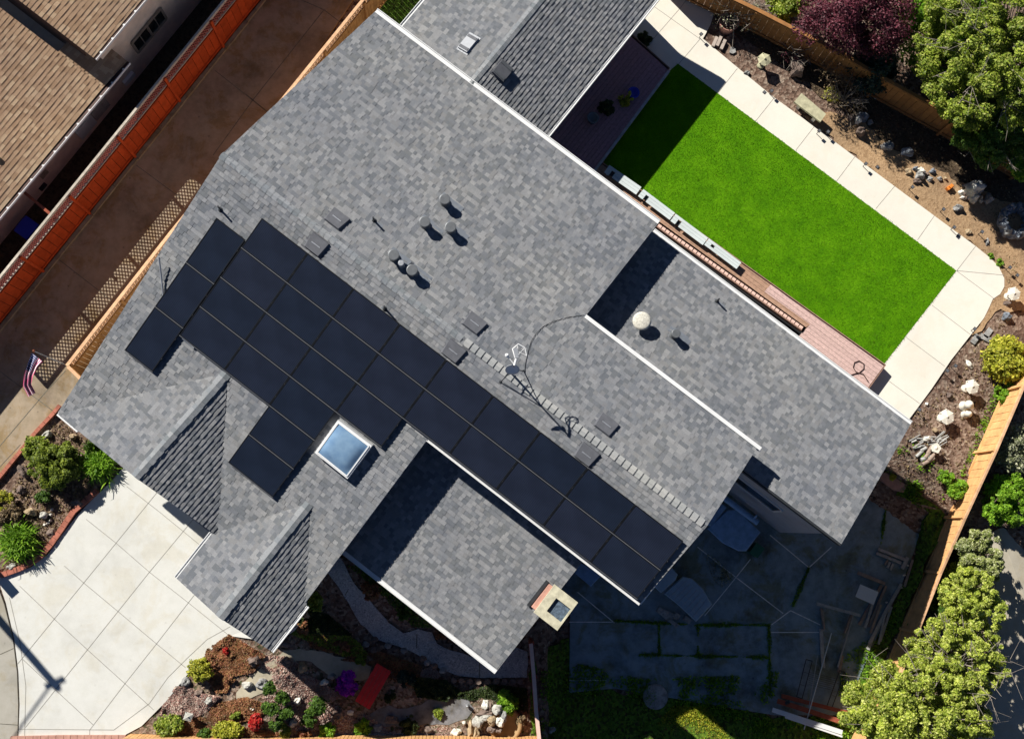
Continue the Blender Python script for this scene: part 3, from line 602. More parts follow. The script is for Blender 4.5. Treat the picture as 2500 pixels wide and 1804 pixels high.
# skylight
sk = [(825, 1025), (908, 1088), (848, 1169), (768, 1105)]; q = [on(*p, SWp, .26) for p in sk]
def planebox(mb, q, th, mi=0, inset=0.):
    c = sum(q, Vector())/4; q = [p.lerp(c, inset) for p in q]; n = (q[1]-q[0]).cross(q[2]-q[0]).normalized(); n = -n if n.z < 0 else n
    b = [p-n*th for p in q]; o = (q[1]-q[0]).cross(q[2]-q[1]).z > 0
    f = [(0, 1, 2, 3), (7, 6, 5, 4)]+[(i, i+4, (i+1) % 4+4, (i+1) % 4) for i in range(4)]
    mb.add(q+b, f if o else [x[::-1] for x in f], mi); return n
mb = MB(); planebox(mb, q, .27); skl = mb.build('skylight', MT['white'], house, 'square domed skylight with white frame'); 
mb = MB(); c = sum(q, Vector())/4; n = (q[1]-q[0]).cross(q[2]-q[0]).normalized(); n = -n if n.z < 0 else n
N_ = 10; g = [[None]*(N_+1) for _ in range(N_+1)]; vs = []
for i in range(N_+1):
    for j in range(N_+1):
        u, v = i/N_, j/N_; p = q[0].lerp(q[1], u).lerp(q[3].lerp(q[2], u), v); p = p.lerp(c, .13); hgt = .12*(1-(2*u-1)**4)*(1-(2*v-1)**4)
        vs.append(p+n*(.006+hgt))
fs = [(i*(N_+1)+j, (i+1)*(N_+1)+j, (i+1)*(N_+1)+j+1, i*(N_+1)+j+1) for i in range(N_) for j in range(N_)]
if (vs[fs[0][1]]-vs[fs[0][0]]).cross(vs[fs[0][2]]-vs[fs[0][0]]).z < 0: fs = [f[::-1] for f in fs]
mb.add(vs, fs, 0, True); mb.build('dome', MT['dome'], skl)
mb = MB()
for a, b in ((0, 1), (1, 2), (2, 3), (3, 0)):
    mb.beam(q[a].lerp(c, .1)+n*.012, q[b].lerp(c, .1)+n*.012, .035, .03)
mb.build('inner_frame', MT['white'], skl)
# box vents, flue pipes and plumbing pipes
def slope_frame(pl):
    e = Vector((U[0], U[1], pl[1])); s = Vector((V[0], V[1], pl[2])).normalized(); return e.normalized(), s, e.normalized().cross(s)
def box_vent(px, py, pl, w=.60, d=.50, h=.09, mat='grille', label=None, pale=False):
    p = on(px, py, pl, .06); e, s, n = slope_frame(pl); X = Matrix([e, s, n]).transposed(); mb = MB()
    if pale: mb.box(p+n*.05, (w, d, h), rot=X); mb.box(p+n*.105, (w*.5, d*.9, .02), rot=X, mi=1); o = mb.build('roof_vent', [MT['grille'], MT['galv']], house, label); return
    mb.box(p-n*.055, (w*1.25, d*1.15, .02), rot=X)
    up = 1 if n.dot(Vector((V[0], V[1], 0))) < 0 else -1
    x, y = w/2, d/2
    vs = [p+e*a+s*b+n*c_ for a, b, c_ in [(-x, -y, -.05), (x, -y, -.05), (x, y, -.05), (-x, y, -.05), (-x*.8, -y*.9, h-.05), (x*.8, -y*.9, h-.05), (x*.95, y*.95, h-.05), (-x*.95, y*.95, h-.05)]]
    mb.add(vs, [(4, 5, 6, 7), (0, 1, 5, 4), (1, 2, 6, 5), (2, 3, 7, 6), (3, 0, 4, 7)]); o = mb.build('roof_vent', MT[mat], house, label)
    m2 = MB(); m2.box(p+n*(h-.045), (w*.5, .03, .012), rot=X); m2.build('vent_rib', MT['galv'], o)
for x, y, pl in ((822, 535, NEp), (772, 598, SWp), (1158, 790, NEp), (1107, 858, SWp), (1480, 1037, NEp), (1432, 1110, SWp)): box_vent(x, y, pl)
RWr = (3.45+(aG)*(.9/(rr-aG)), -(.9/(rr-aG)), 0); RWl = (3.45-aG*(.9/(aG-ll)), .9/(aG-ll), 0)
e_, s_ = None, None
def box_vent2(px, py, pl, w, d, h, mats, label):
    p = on(px, py, pl, .01); s = Vector((V[0], V[1], 0)); e = Vector((U[0], U[1], pl[1])).normalized(); n = e.cross(s).normalized(); X = Matrix([e, s, n]).transposed(); mb = MB()
    mb.box(p+n*.01, (w*1.2, d*1.2, .02), rot=X); mb.box(p+n*(h/2+.02), (w, d, h), rot=X); [mb.box(p+n*(h+.03)+s*k_*d*.36, (w*.9, d*.16, .012), rot=X, mi=1) for k_ in (-1, 1)]; mb.build('roof_vent', [MT[k] for k in mats], house, label)
box_vent2(1225, 175, RWr, .46, .52, .14, ('grille', 'steel'), 'dark box vent on the rear wing'); box_vent2(1144, 108, RWl, .38, .60, .07, ('palev', 'grille'), 'pale metal vent on the rear wing')
def flue(px, py, pl, h=.42, r=.118, plate=True, mat='steel', label=None, up=1):
    c = W(px, py, 0); top = None; z = 4.
    for _ in range(8): p = W(px, py, z); a, b = ab(p); z = pz(pl, a, b)+h
    base = Vector((p.x, p.y, z-h)); e, s, n = slope_frame(pl); X = Matrix([e, s, n]).transposed(); mb = MB()
    mb.lathe([(r*1.45, 0), (r*1.4, .04), (r*1.02, .10), (r, h*.72), (r*1.25, h*.74), (r*1.27, h*.80), (r*1.05, h*.82), (r*1.05, h*.88), (r*1.35, h*.9), (r*1.35, h*.985), (r*1.2, h), (.01, h)], base, 24, smooth=False)
    o = mb.build('flue_pipe', MT[mat], house, label)
    if plate: m2 = MB(); m2.box(base+n*.02+e*.14+s*.14, (.78, .24, .012), rot=X); m2.build('flashing', MT['bluegrey'], o)
for x, y in ((1086, 486), (1037, 541), (1100, 554), (961, 622), (1006, 659)): flue(x, y, NEp)
flue(979, 642, NEp, .40, .062, False, 'galv', 'small pale flue between two larger flues'); flue(1651, 814, WGp, .42, .10)
def pipe_vent(px, py, pl, h=.36):
    z = 4.
    for _ in range(8): p = W(px, py, z); z = pz(pl, *ab(p))+h
    b = Vector((p.x, p.y, z-h)); e, s, n = slope_frame(pl); mb = MB(); mb.tube([b, b+Vector((0, 0, h))], .028, 8); mb.lathe([(.075, 0), (.07, .03), (.035, .08), (.01, .08)], b, 12); o = mb.build('plumbing_vent', MT['dark'], house)
    m2 = MB(); m2.box(b+n*.012+e*.1, (.42, .1, .012), rot=Matrix([e, s, n]).transposed()); m2.build('flashing', MT['bluegrey'], o)
for x, y, pl in ((532, 504, SWp), (911, 531, NEp), (938, 748, SWp), (1756, 730, WGp)): pipe_vent(x, y, pl)
# big round white cap on the right wing
z = 3.
for _ in range(8): p = W(1568, 783, z); z = pz(WGp, *ab(p))+.42
b = Vector((p.x, p.y, z-.42)); mb = MB(); mb.tube([b, b+Vector((0, 0, .36))], .11, 14); o = mb.build('capped_vent', MT['steel'], house, 'round speckled white cap above the right wing')
mb = MB(); mb.lathe([(.25, .34), (.285, .35), (.285, .38), (.2, .41), (.01, .425)], b, 28); mb.build('vent_cap', plain('speckled_white_cap', (.62, .60, .52), .8, .3, 22), o)
# conduits
mb = MB(); mb.tube([on(388, 628, SWp, .28), on(394, 680, SWp, .12), on(399, 728, SWp, .06)], .026, 8); mb.build('conduit', MT['galv'], house)
mb = MB(); mb.tube([on(446, 826, SWp, .05), on(474, 850, SWp, .05)], .03, 8); mb.build('conduit', MT['galv'], house)
# ---------------------------------------------------------------- solar panels
e, s, n = slope_frame(SWp); RX = Matrix([e, s, n]).transposed(); RE = RX.to_euler(); LF = .13
def pab(px, py): return ab(on(px, py, SWp, LF))
a00 = pab(642, 529)[0]; a90 = pab(1667, 1323)[0]; da = (a90-a00)/9
b0 = (pab(642, 529)[1]+pab(1667, 1323)[1])/2; b6 = pab(568, 1130)[1]; db = (b0-pab(444, 823)[1])/4
def make_panel(name, w, h):
    r = thing(name, 'x', 'solar panel'); mb = MB(); f = .03; mb.box((0, h/2-f/2, 0), (w, f, .04)); mb.box((0, -h/2+f/2, 0), (w, f, .04)); mb.box((w/2-f/2, 0, 0), (f, h-2*f, .04)); mb.box((-w/2+f/2, 0, 0), (f, h-2*f, .04))
    mb.build('frame', MT['sframe'], r); mb = MB(); mb.box((0, 0, .008), (w-2*f, h-2*f, .012)); mb.build('glass', MT['solar'], r)
    mb = MB()
    for sx in (-.32, .32): mb.box((sx*w, 0, -.06), (.045, h+.012, .05))
    mb.box((0, -h/2-.010, .006), (w+.018, .017, .03)); 
    for sy_ in (-.2, .25): mb.box((w/2+.005, sy_*h, .004), (.012, .025, .03))
    mb.build('mounting_rail', MT['rail'], r); return r
def put(root, first, a, b, label, group):
    if first: r = root
    else:
        r = root.copy(); COL.objects.link(r)
        for ch in root.children: k = ch.copy(); COL.objects.link(k); k.parent = r
    r.location = ABp(a, b, SWp, LF/ n.z if False else LF); r.rotation_euler = RE; r['label'] = label; r['group'] = group; return r
hy = math.hypot(1, SL); ORD = ['first', 'second', 'third', 'fourth', 'fifth', 'sixth', 'seventh', 'eighth', 'ninth']; ROW = ['top', 'second', 'third', 'fourth', 'fifth', 'lowest']
land = make_panel('solar_panel', da-.010, db*hy-.020); first = True
for r_, cs in enumerate([range(9), range(9), range(4), range(3), [2], [2]]):
    for i, c in enumerate(cs):
        nm = f'{ORD[i]} panel from the left in the {ROW[r_]} row of the dark solar array' if len(cs) > 1 else f'single panel forming the {ROW[r_]} row of the dark solar array'
        put(land, first, a00+(c+.5)*da, b0-(r_+.5)*db, nm, 'solar panels on the front roof slope'); first = False
P0 = pab(529, 530); P1 = pab(600, 586); P2 = pab(310, 859); P3 = pab(378, 913); wv_ = ((P1[0]-P0[0])+(P3[0]-P2[0]))/2; bt = (P0[1]+P1[1])/2; bb = (P2[1]+P3[1])/2; aa = a00-.02-wv_/2
pd = (bt-bb)/3; port = make_panel('solar_panel', wv_-.02, pd*hy-.022)
for i in range(3): put(port, i == 0, aa, bt-(i+.5)*pd, ['uppermost', 'middle', 'lowest'][i]+' of three upright panels at the left edge of the solar array', 'upright solar panels')
# ---------------------------------------------------------------- antenna with tripod
def NEr(px, py, l=0.): return on(px, py, NEp, l)
bs = [on(1223, 932, NEp, .04), on(1278, 905, NEp, .04), on(1297, 946, SWp, .04)]
top0 = W(1268, 922, 0); an = thing('antenna', 'white television antenna on a dark tripod straddling the ridge', 'antenna', on(1262, 925, NEp))
apx = None
cx = (bs[0]+bs[1]+bs[2])/3; m0 = Vector((cx.x, cx.y, cx.z)); 
legs = [on(1222, 933, SWp, .02), on(1244, 903, NEp, .02), on(1279, 906, NEp, .02)]
ctr = sum(legs, Vector())/3; mt = Vector((ctr.x-.0, ctr.y, ZR+.95)); mast_top = Vector((ctr.x, ctr.y, ZR+1.75))
for L in legs: mb = MB(); mb.tube([L, mt], .014, 8); mb.box(L, (.07, .07, .02)); mb.build('leg', MT['greyw'] if False else MT['dark'], an)
mb = MB(); mb.tube([ctr+Vector((0, 0, -.1)), mast_top], .02, 10); mb.build('mast', MT['dark'], an)
mb = MB(); h_ = [l.lerp(mt, .5) for l in legs]
for i in range(3): mb.tube([h_[i], h_[(i+1) % 3]], .01, 6)
mb.build('brace', MT['dark'], an)
cz = mast_top; mb = MB(); q1 = cz+Vector((-.16, .30, .1))
loop = [cz+Vector((.02, .18, .02)), cz+Vector((-.05, .42, .05)), cz+Vector((.10, .55, .05)), cz+Vector((.28, .46, .02)), cz+Vector((.33, .25, -.02))]
mb.tube(loop, .018, 8); mb.add([loop[0]+Vector((0, 0, .02)), loop[1]+Vector((0, 0, .08)), loop[1].lerp(loop[3], .4)+Vector((0, 0, .03)), loop[0].lerp(loop[4], .3)], [(0, 1, 2, 3), (3, 2, 1, 0)])
mb.tube([loop[0], loop[2]], .01, 6); mb.tube([loop[1], loop[4]], .01, 6); mb.tube([loop[0], loop[3]], .008, 6); mb.build('element', MT['white'], an)
mb = MB(); mb.tube([cz, cz+Vector((-.18, .22, .05))], .016, 8); mb.lathe([(.02, 0), (.055, .02), (.055, .06), (.01, .08)], cz+Vector((-.2, .24, .03)), 12); mb.tube([cz+Vector((0, -.02, 0)), cz+Vector((.05, .16, .02))], .035, 8); mb.build('boom', MT['white'], an)
mb = MB(); mb.lathe([(.01, -.05), (.12, -.035), (.19, 0), (.195, .012), (.12, -.02), (.01, -.035)], (0, 0, 0), 20)
Rm = Matrix.Rotation(R_(55), 3, 'X') ; mb.v = [tuple(Rm @ Vector(p)+cz+Vector((-.04, -.08, -.3))) for p in mb.v]; mb.build('dish', MT['white'], an)
pts = [(1281, 903), (1283, 885), (1289, 860), (1296, 835), (1306, 818), (1325, 798), (1350, 785), (1385, 775), (1426, 769)]
mb = MB(); mb.tube([on(*p, NEp, .04) for p in pts], .007, 6); tag(mb.build('antenna_cable', MT['black']), 'thin black cable curving over the shingles from the antenna', 'cable')
# ---------------------------------------------------------------- fences
def fence(name, base, h, board, boards_mat, cap_mat, label, cat='fence', lattice=0., post_step=2.4, lat_mat=None, kerb=None, inner=1, capw=.13, seam=.015, batten=False, cap=True, lattices=None):
    """base: world points on the ground; inner=+1 puts posts on the left of the direction of travel"""
    root = thing(name, label, cat, base[0]); mb, mc, ml = MB(), MB(), MB(); posts = []
    for A, B in zip(base, base[1:]):
        L = math.hypot(B.x-A.x, B.y-A.y); n = max(1, round(L/post_step)); d = (B-A)/n; dh = Vector((d.x, d.y, 0)).normalized(); sd = Vector((-dh.y, dh.x, 0))*inner
        for k in range(n):
            p, q = A+d*k, A+d*(k+1); bl = (q-p).length; m = max(1, round(bl/board)); posts.append(p)
            hb = h-lattice
            for i in range(m):
                a, b = p.lerp(q, i/m), p.lerp(q, (i+1)/m); c = (a+b)/2; zz = min(a.z, b.z); j = random.uniform(-.003, .003); zb = .04
                mb.box((c.x+sd.x*j, c.y+sd.y*j, zz+zb+(hb-zb)/2), (bl/m-seam, .02, hb-zb), math.atan2(dh.y, dh.x))
                if batten: mb.box((a.x+sd.x*.016, a.y+sd.y*.016, zz+zb+(hb-zb)/2), (.035, .014, hb-zb-.08), math.atan2(dh.y, dh.x))
            for zz in (.22, hb-.10):
                mb.beam(p+sd*.035+Vector((0, 0, zz)), q+sd*.035+Vector((0, 0, zz)), .045, .08)
            if cap: mc.beam(p+Vector((0, 0, h)), q+Vector((0, 0, h)), capw, .035); mc.beam(p+Vector((0, 0, h-.06))+sd*.02, q+Vector((0, 0, h-.06))+sd*.02, .04, .07)
            if lattice:
                mc.beam(p+Vector((0, 0, hb+.015)), q+Vector((0, 0, hb+.015)), .07, .04)
                st = .135; y0, y1 = hb+.03, h-.03; hh = y1-y0
                for sg in (1, -1):
                    x = -hh
                    while x < bl:
                        xa, xb = (x, x+hh) if sg > 0 else (x+hh, x); ya, yb = y0, y1
                        if xa > xb: xa, xb, ya, yb = xb, xa, yb, ya
                        if xb > 0 and xa < bl:
                            if xa < 0: ya += (yb-ya)*(-xa)/(xb-xa); xa = 0
                            if xb > bl: yb = ya+(yb-ya)*(bl-xa)/(xb-xa); xb = bl
                            if xb-xa > .02: ml.beam(p+dh*xa+Vector((0, 0, ya))+sd*(.006*sg), p+dh*xb+Vector((0, 0, yb))+sd*(.006*sg), .01, .034)
                        x += st
    posts.append(base[-1]); mb.build('fence_boards', boards_mat, root)
    if cap: mc.build('top_rail', cap_mat, root)
    if lattice: ml.build('lattice', lat_mat or boards_mat, root)
    for i, p in enumerate(posts):
        A = base[0]; dh = (base[-1]-base[0]).normalized(); sd = Vector((-dh.y, dh.x, 0))*inner; pm = MB(); pm.box((p.x+sd.x*.06, p.y+sd.y*.06, p.z+(h-.04)/2), (.09, .09, h-.04), math.atan2(dh.y, dh.x)); pm.build('post', boards_mat, root)
    if kerb is not None:
        km = MB(); 
        for A, B in zip(base, base[1:]):
            dh = (B-A).normalized(); sd = Vector((-dh.y, dh.x, 0))*inner; n = int((B-A).length/1.2)
            for i in range(n): km.beam(A.lerp(B, i/n)+sd*.13+Vector((0, 0, .06)), A.lerp(B, (i+.985)/n)+sd*.13+Vector((0, 0, .06)), random.uniform(.10, .15), .14)
        km.build('kerb', kerb, root)
    return root
fa, fb = G(0, 806), G(650, 1); d = (fb-fa).normalized(); sdn = Vector((d.y, -d.x, 0)); off = -sdn*.17
fE = G(0, 812)+off
fence('board_fence', [fE-d*.02, fE-d*6.5], 1.49, .30, MT['redwood'], MT['greycap'], 'plain rust-red fence continuing past the lattice fence at the left edge', capw=.075)
fence('lattice_fence', [fb+d*5+off, fE], 2.04, .30, MT['redwood'], MT['greycap'], 'long rust-red board fence with lattice top beside the tan neighbouring house', lattice=.55, lat_mat=MT['redlat'], capw=.075, kerb=concrete('dirty_kerb', (.30, .26, .19), .35, 4.), inner=1)
def gb(px, py, zt):                                # ground point under a fence top seen at px,py with its top at height zt above ground
    z = 0.
    for _ in range(20): p = W(px, py, z+zt); z = .5*z+.5*zg(p.x, p.y)
    return Vector((p.x, p.y, z))
T_ = 1.75
fence('lattice_fence', [gb(163, 893, T_), gb(413, 573, T_), gb(560, 392, T_), gb(690, 243, T_), gb(885, 2, T_), gb(1040, -190, T_)], T_, .15, MT['cedarl'], MT['tancap'], 'golden-brown lattice-topped fence running under the left roof edge', lattice=.30, inner=-1, capw=.10)
fence('side_gate', [gb(163, 893, T_)+Vector((.03, -.02, 0)), gb(235, 962, T_)], T_, .14, MT['cedarl'], MT['tancap'], 'short golden-brown gate panel between the corner of the fence and the house', 'gate', inner=1, capw=.10)
rf = [gb(2640, 700, 1.42), gb(2500, 944, 1.42), gb(2433, 1100, 1.42), gb(2357, 1264, 1.42), gb(2297, 1400, 1.42), gb(2240, 1545, 1.42), gb(2183, 1687, 1.42), gb(2080, 1900, 1.42)]
fence('board_fence', rf, 1.42, .285, MT['tanwood'], MT['tancap'], 'long sunlit tan board fence down the right side of the yard', inner=-1, post_step=2.3, batten=True, capw=.065)
nf = [gb(1640, -75, 1.45), gb(1850, 25, 1.45), gb(2050, 128, 1.45), gb(2158, 192, 1.45), gb(2335, 288, 1.45), gb(2520, 400, 1.45)]
fence('board_fence', nf, 1.45, .24, MT['cedar'], MT['cedar'], 'brown cedar board fence between the bark bed and the tall trees', inner=-1, post_step=2.4)
fence('divider_fence', [G(1290, 1560), G(1297, 1640), G(1302, 1716), G(1314, 1830)], 1.35, .14, MT['redw'], MT['pinkw'], 'thin reddish fence between the front garden and the dark patio', inner=1, post_step=1.3, capw=.12)
fence('front_fence', [gb(300, 1803, .8), gb(800, 1806, .8), gb(1320, 1808, .8)], .8, .12, MT['tanwood'], MT['tancap'], 'low golden fence along the bottom edge of the front garden', inner=-1, post_step=2., capw=.06)
# ---------------------------------------------------------------- neighbouring house
nb = thing('house', 'tan shingled neighbouring house with beige walls behind the red fence', 'house', W(100, 150, 0))
ZL, ZU = 2.3, 3.25
e0, e1 = W(15, 500, ZL), W(253, 213, ZL); dn = (e1-e0).normalized(); dn.z = 0; sn = Vector((-dn.y, dn.x, 0))   # sn points away from the fence (up-left)
if sn.x > 0: sn = -sn
u0, u1 = W(228, 142, ZU), W(349, 0, ZU)
def nbr(poly, nm): 
    mb = MB(); shingles(mb, poly, .135, (.12, .26), .011, .006, .14); return mb.build(nm, [MT['tanshingle'], MT['dark']], nb)
pn = .30
q0 = e0-dn*6; q1 = e1+(e1-e0)*.02; q1 = W(311, 150, ZL)
nbr([q0, e1, e1+sn*14+Vector((0, 0, 14*pn)), q0+sn*14+Vector((0, 0, 14*pn))], 'roof')
nbr([e1, q1-sn*.0, q1+sn*1.6+Vector((0, 0, 1.6*pn)), e1+sn*1.6+Vector((0, 0, 1.6*pn))], 'porch_roof')
uu1 = u0+dn*9
nbr([u0, uu1, uu1+sn*14+Vector((0, 0, 14*pn)), u0+sn*14+Vector((0, 0, 14*pn))], 'upper_roof')
mb = MB()
def wallp(a, b, z1, dep, sh): a = a+sn*sh; b = b+sn*sh; c, d_ = b+sn*dep, a+sn*dep; mb.prism([(p.x, p.y) for p in (a, b, c, d_)], 0, z1)
wallp(q0, q0+dn*40, ZL-.1, 6, .50); wallp(u0+dn*.25-sn*(u0-e0).dot(sn), uu1-sn*(u0-e0).dot(sn), ZU-.1, 6, .502)
mb.build('wall', MT['stucco'], nb)
mb = MB(); rk0 = u0+dn*.02; 
mb.beam(rk0+sn*.6+Vector((0, 0, .6*pn-.85)), rk0+sn*14+Vector((0, 0, 14*pn-.85)), .04, 1.5); mb.build('gable_wall', plain('dark_brown_board', (.10, .06, .045), .9), nb)  # dark brown board hanging from the rake to the lower roof
def ngut(a, b):
    m = MB(); m.beam(a-sn*.05+Vector((0, 0, -.06)), b-sn*.05+Vector((0, 0, -.06)), .10, .09); m.beam(a-sn*.11+Vector((0, 0, -.02)), b-sn*.11+Vector((0, 0, -.02)), .02, .10, 1)
    k = int((b-a).length/.55)
    for i in range(k): c = a.lerp(b, (i+.5)/k); m.box(c-sn*.08+Vector((0, 0, .0)), (.07, .05, .04), mi=1)
    m.build('gutter', [plain('brown_gutter', (.07, .03, .024), .5), MT['white']], nb)
ngut(q0, q1); ngut(u0, uu1)
# window in the upper wall: points on the vertical wall plane
wp = e0+sn*.48
def onwall(px, py, P0=wp, nrm=None):
    nrm = nrm or sn; C = Vector((0, 0, H)); g = W(px, py, 0); dr = g-C; t = (P0-C).dot(nrm)/dr.dot(nrm); return C+dr*t
wc = [onwall(320, 105), onwall(390, 20), onwall(402, 38), onwall(330, 128)]
zt_ = (wc[0].z+wc[1].z)/2; zb_ = (wc[2].z+wc[3].z)/2
wl, wr = wp+dn*((wc[0]-wp).dot(dn)), wp+dn*((wc[1]-wp).dot(dn)); wl.z = wr.z = 0
zb_ = min(zb_, zt_-.7)
mb = MB(); o_ = -sn*.03
for za in (zt_, zb_): mb.beam(wl+o_+Vector((0, 0, za)), wr+o_+Vector((0, 0, za)), .06, .09)
for f in (0, .5, 1): p = wl.lerp(wr, f)+o_; mb.beam(p+Vector((0, 0, zb_)), p+Vector((0, 0, zt_)), .06, .08, up=tuple(dn))
for f in (.25, .75): p = wl.lerp(wr, f)+o_; mb.beam(p+Vector((0, 0, zb_)), p+Vector((0, 0, zt_)), .03, .03, up=tuple(dn))
w_ = mb.build('window', plain('taupe_frame', (.30, .25, .20), .6), nb); mb = MB(); mb.beam(wl-sn*.012+Vector((0, 0, (zt_+zb_)/2)), wr-sn*.012+Vector((0, 0, (zt_+zb_)/2)), .02, zt_-zb_); mb.build('pane', MT['glassdk'], w_)
wp2 = e0+sn*.48
def patch(px4, nm, mat, th=.08, P0=wp2):
    q = [onwall(x, y, P0) for x, y in px4]; c = sum(q, Vector())/4; L = max((p-c).dot(dn) for p in q)*2; Hh = (max(p.z for p in q)-min(p.z for p in q))
    mb = MB(); c = c-sn*(th/2); mb.beam(c-dn*L/2, c+dn*L/2, th, max(.12, Hh)); mb.build(nm, mat, nb)
patch([(180, 320), (217, 279), (229, 293), (195, 338)], 'utility_panel', MT['whitewood'], .12); patch([(219, 277), (250, 236), (262, 250), (232, 292)], 'utility_panel', plain('grey_box', (.42, .42, .38), .6), .10)
patch([(298, 200), (320, 174), (325, 180), (302, 205)], 'wall_light', MT['white'], .12); patch([(98, 430), (112, 414), (117, 421), (103, 437)], 'vent_panel', plain('vent_beige', (.35, .30, .22), .7), .03); patch([(96, 458), (110, 447), (112, 453), (99, 466)], 'vent_panel', MT['dark'], .03)
mb = MB(); pA, pB = onwall(46, 458, wp2), G(132, 530, 1.6); pA.z = 1.9; pB.z = 1.75; mb.beam(pA, pB, .09, .10); tag(mb.build('cross_beam', MT['redw']), 'reddish beam spanning the dark gap from the tan house to the red fence', 'beam')
mb = MB(); b_ = W(5, 398, 3.6); mb.lathe([(.09, 0), (.09, .5), (.13, .5), (.13, .6), (.01, .62)], b_, 14); mb.build('roof_flue', MT['dark'], nb)
# blue bin by the red fence
p = G(92, 575); r = thing('wheelie_bin', 'bright blue lidded bin in the dark gap behind the red fence', 'bin', p); mb = MB()
mb.prism([tuple((p+dn*a+sn*b))[:2] for a, b in ((-.28, -.22), (.28, -.22), (.28, .22), (-.28, .22))], 0, .85); mb.build('body', MT['blue'], r)
mb = MB(); mb.prism([tuple((p+dn*a+sn*b))[:2] for a, b in ((-.31, -.25), (.31, -.25), (.31, .27), (-.31, .27))], .86, .92); mb.beam(p+sn*.29+dn*-.2+Vector((0, 0, .86)), p+sn*.29+dn*.2+Vector((0, 0, .86)), .04, .04); mb.build('lid', MT['blue'], r)
# ---------------------------------------------------------------- flag on its pole
fp = G(172, 905, 0); tip = W(82, 857, 2.75); bt_ = gb(165, 893, T_)+Vector((0, 0, 1.5))
fl = thing('flag', 'hanging striped flag with starred blue corner on a pole at the fence corner', 'flag', bt_)
mb = MB(); mb.tube([bt_, tip], .016, 8); mb.lathe([(.01, -.04), (.045, 0), (.01, .045)], tip, 12, 1); mb.build('pole', [MT['greyw'], plain('copper_ball', (.35, .13, .07), .4, .1, metal=.4)], fl)
m, t, b = newmat('flag_cloth'); b.inputs['Roughness'].default_value = .8; uvn = nd(t, 'ShaderNodeUVMap'); sp = nd(t, 'ShaderNodeSeparateXYZ'); t.links.new(uvn.outputs[0], sp.inputs[0])
def mth(op, a, b_=None):
    n = nd(t, 'ShaderNodeMath', operation=op)
    for i, s in enumerate((a, b_)):
        if s is None: continue
        if isinstance(s, (int, float)): n.inputs[i].default_value = s
        else: t.links.new(s, n.inputs[i])
    return n.outputs[0]
v13 = mth('MULTIPLY', sp.outputs[1], 6.5); st = mth('LESS_THAN', mth('FRACT', v13), .5)
canton = mth('MULTIPLY', mth('LESS_THAN', sp.outputs[0], .42), mth('GREATER_THAN', sp.outputs[1], .46))
sx = mth('SUBTRACT', mth('FRACT', mth('MULTIPLY', sp.outputs[0], 19)), .5); sy = mth('SUBTRACT', mth('FRACT', mth('MULTIPLY', sp.outputs[1], 13)), .5)
star = mth('LESS_THAN', mth('ADD', mth('MULTIPLY', sx, sx), mth('MULTIPLY', sy, sy)), .07)
c1 = mixc(t, st, (.88, .80, .82), (.72, .09, .22)); c2 = mixc(t, star, (.02, .03, .16), (.78, .78, .78)); t.links.new(mixc(t, canton, c1, c2), b.inputs['Base Color'])
nu, nv = 26, 16; vs, uv = [], []; ctr_ = [(91, 872), (80, 890), (70, 915), (66, 940), (78, 964)]; hwd = [(13, 11), (11, 6), (10, 3), (10, -2), (9, -5)]
for i in range(nu+1):
    for j in range(nv+1):
        u, v = i/nu, j/nv; s_ = u*3.999; k = int(s_); f = s_-k; cx_ = ctr_[k][0]*(1-f)+ctr_[k+1][0]*f; cy_ = ctr_[k][1]*(1-f)+ctr_[k+1][1]*f; hx = hwd[k][0]*(1-f)+hwd[k+1][0]*f; hy_ = hwd[k][1]*(1-f)+hwd[k+1][1]*f
        q = (v-.5)*2; zf = 2.55-.55*u-.25*q*(1-u)*0+.09*math.sin(v*13+u*3)*min(1, u*3+.15); vs.append(W(cx_-hx*q, cy_-hy_*q, zf)); uv.append((u, v))
mb = MB(); mb.add(vs, [(i*(nv+1)+j, (i+1)*(nv+1)+j, (i+1)*(nv+1)+j+1, i*(nv+1)+j+1) for i in range(nu) for j in range(nv)], 0, True); o = mb.build('cloth', m, fl)
ul = o.data.uv_layers.new(name='UVMap'); 
for l in o.data.loops: ul.data[l.index].uv = uv[l.vertex_index]
# ---------------------------------------------------------------- utility pole outside the frame, whose shadow crosses the forecourt
tipS = W(148, 1684, 0); hP = 8.; sv = Vector((math.cos(AZ), math.sin(AZ), 0))*hP/math.tan(EL); pb = tipS-sv
pb.z = 0; r = thing('utility_pole', 'wooden utility pole beside the pavement, casting a long shadow over the forecourt', 'utility pole', pb)
mb = MB(); mb.tube([pb, pb+Vector((0, 0, hP))], [.15, .11], 12); mb.build('pole', MT['bark'], r); mb = MB(); mb.beam(pb+Vector((-.25, -.1, hP-.15)), pb+Vector((.3, .15, hP-.15)), .1, .1); mb.build('crossarm', MT['bark'], r)
mb = MB(); wd_ = W(85, 1800, 0)-tipS; mb.tube([pb+Vector((0, 0, hP-.2)), pb+wd_*1.+Vector((-.1, 0, hP-.3)), pb+wd_*5+Vector((-.9, 0, hP-.2))], .03, 6); mb.build('cable', MT['black'], r)
# letterbox just outside the frame, shadow at the left edge
sb = W(22, 1432, 0)-Vector((math.cos(AZ), math.sin(AZ), 0))*1.25/math.tan(EL); r = thing('letterbox', 'dark letterbox on a post beside the brick planter', 'letterbox', Vector((sb.x, sb.y, 0))); mb = MB(); mb.box((sb.x, sb.y, .5), (.1, .1, 1.), AZ); mb.build('post', MT['cedar'], r); mb = MB(); mb.box((sb.x, sb.y, 1.2), (.5, .3, .4), AZ); mb.build('box', MT['dark'], r)
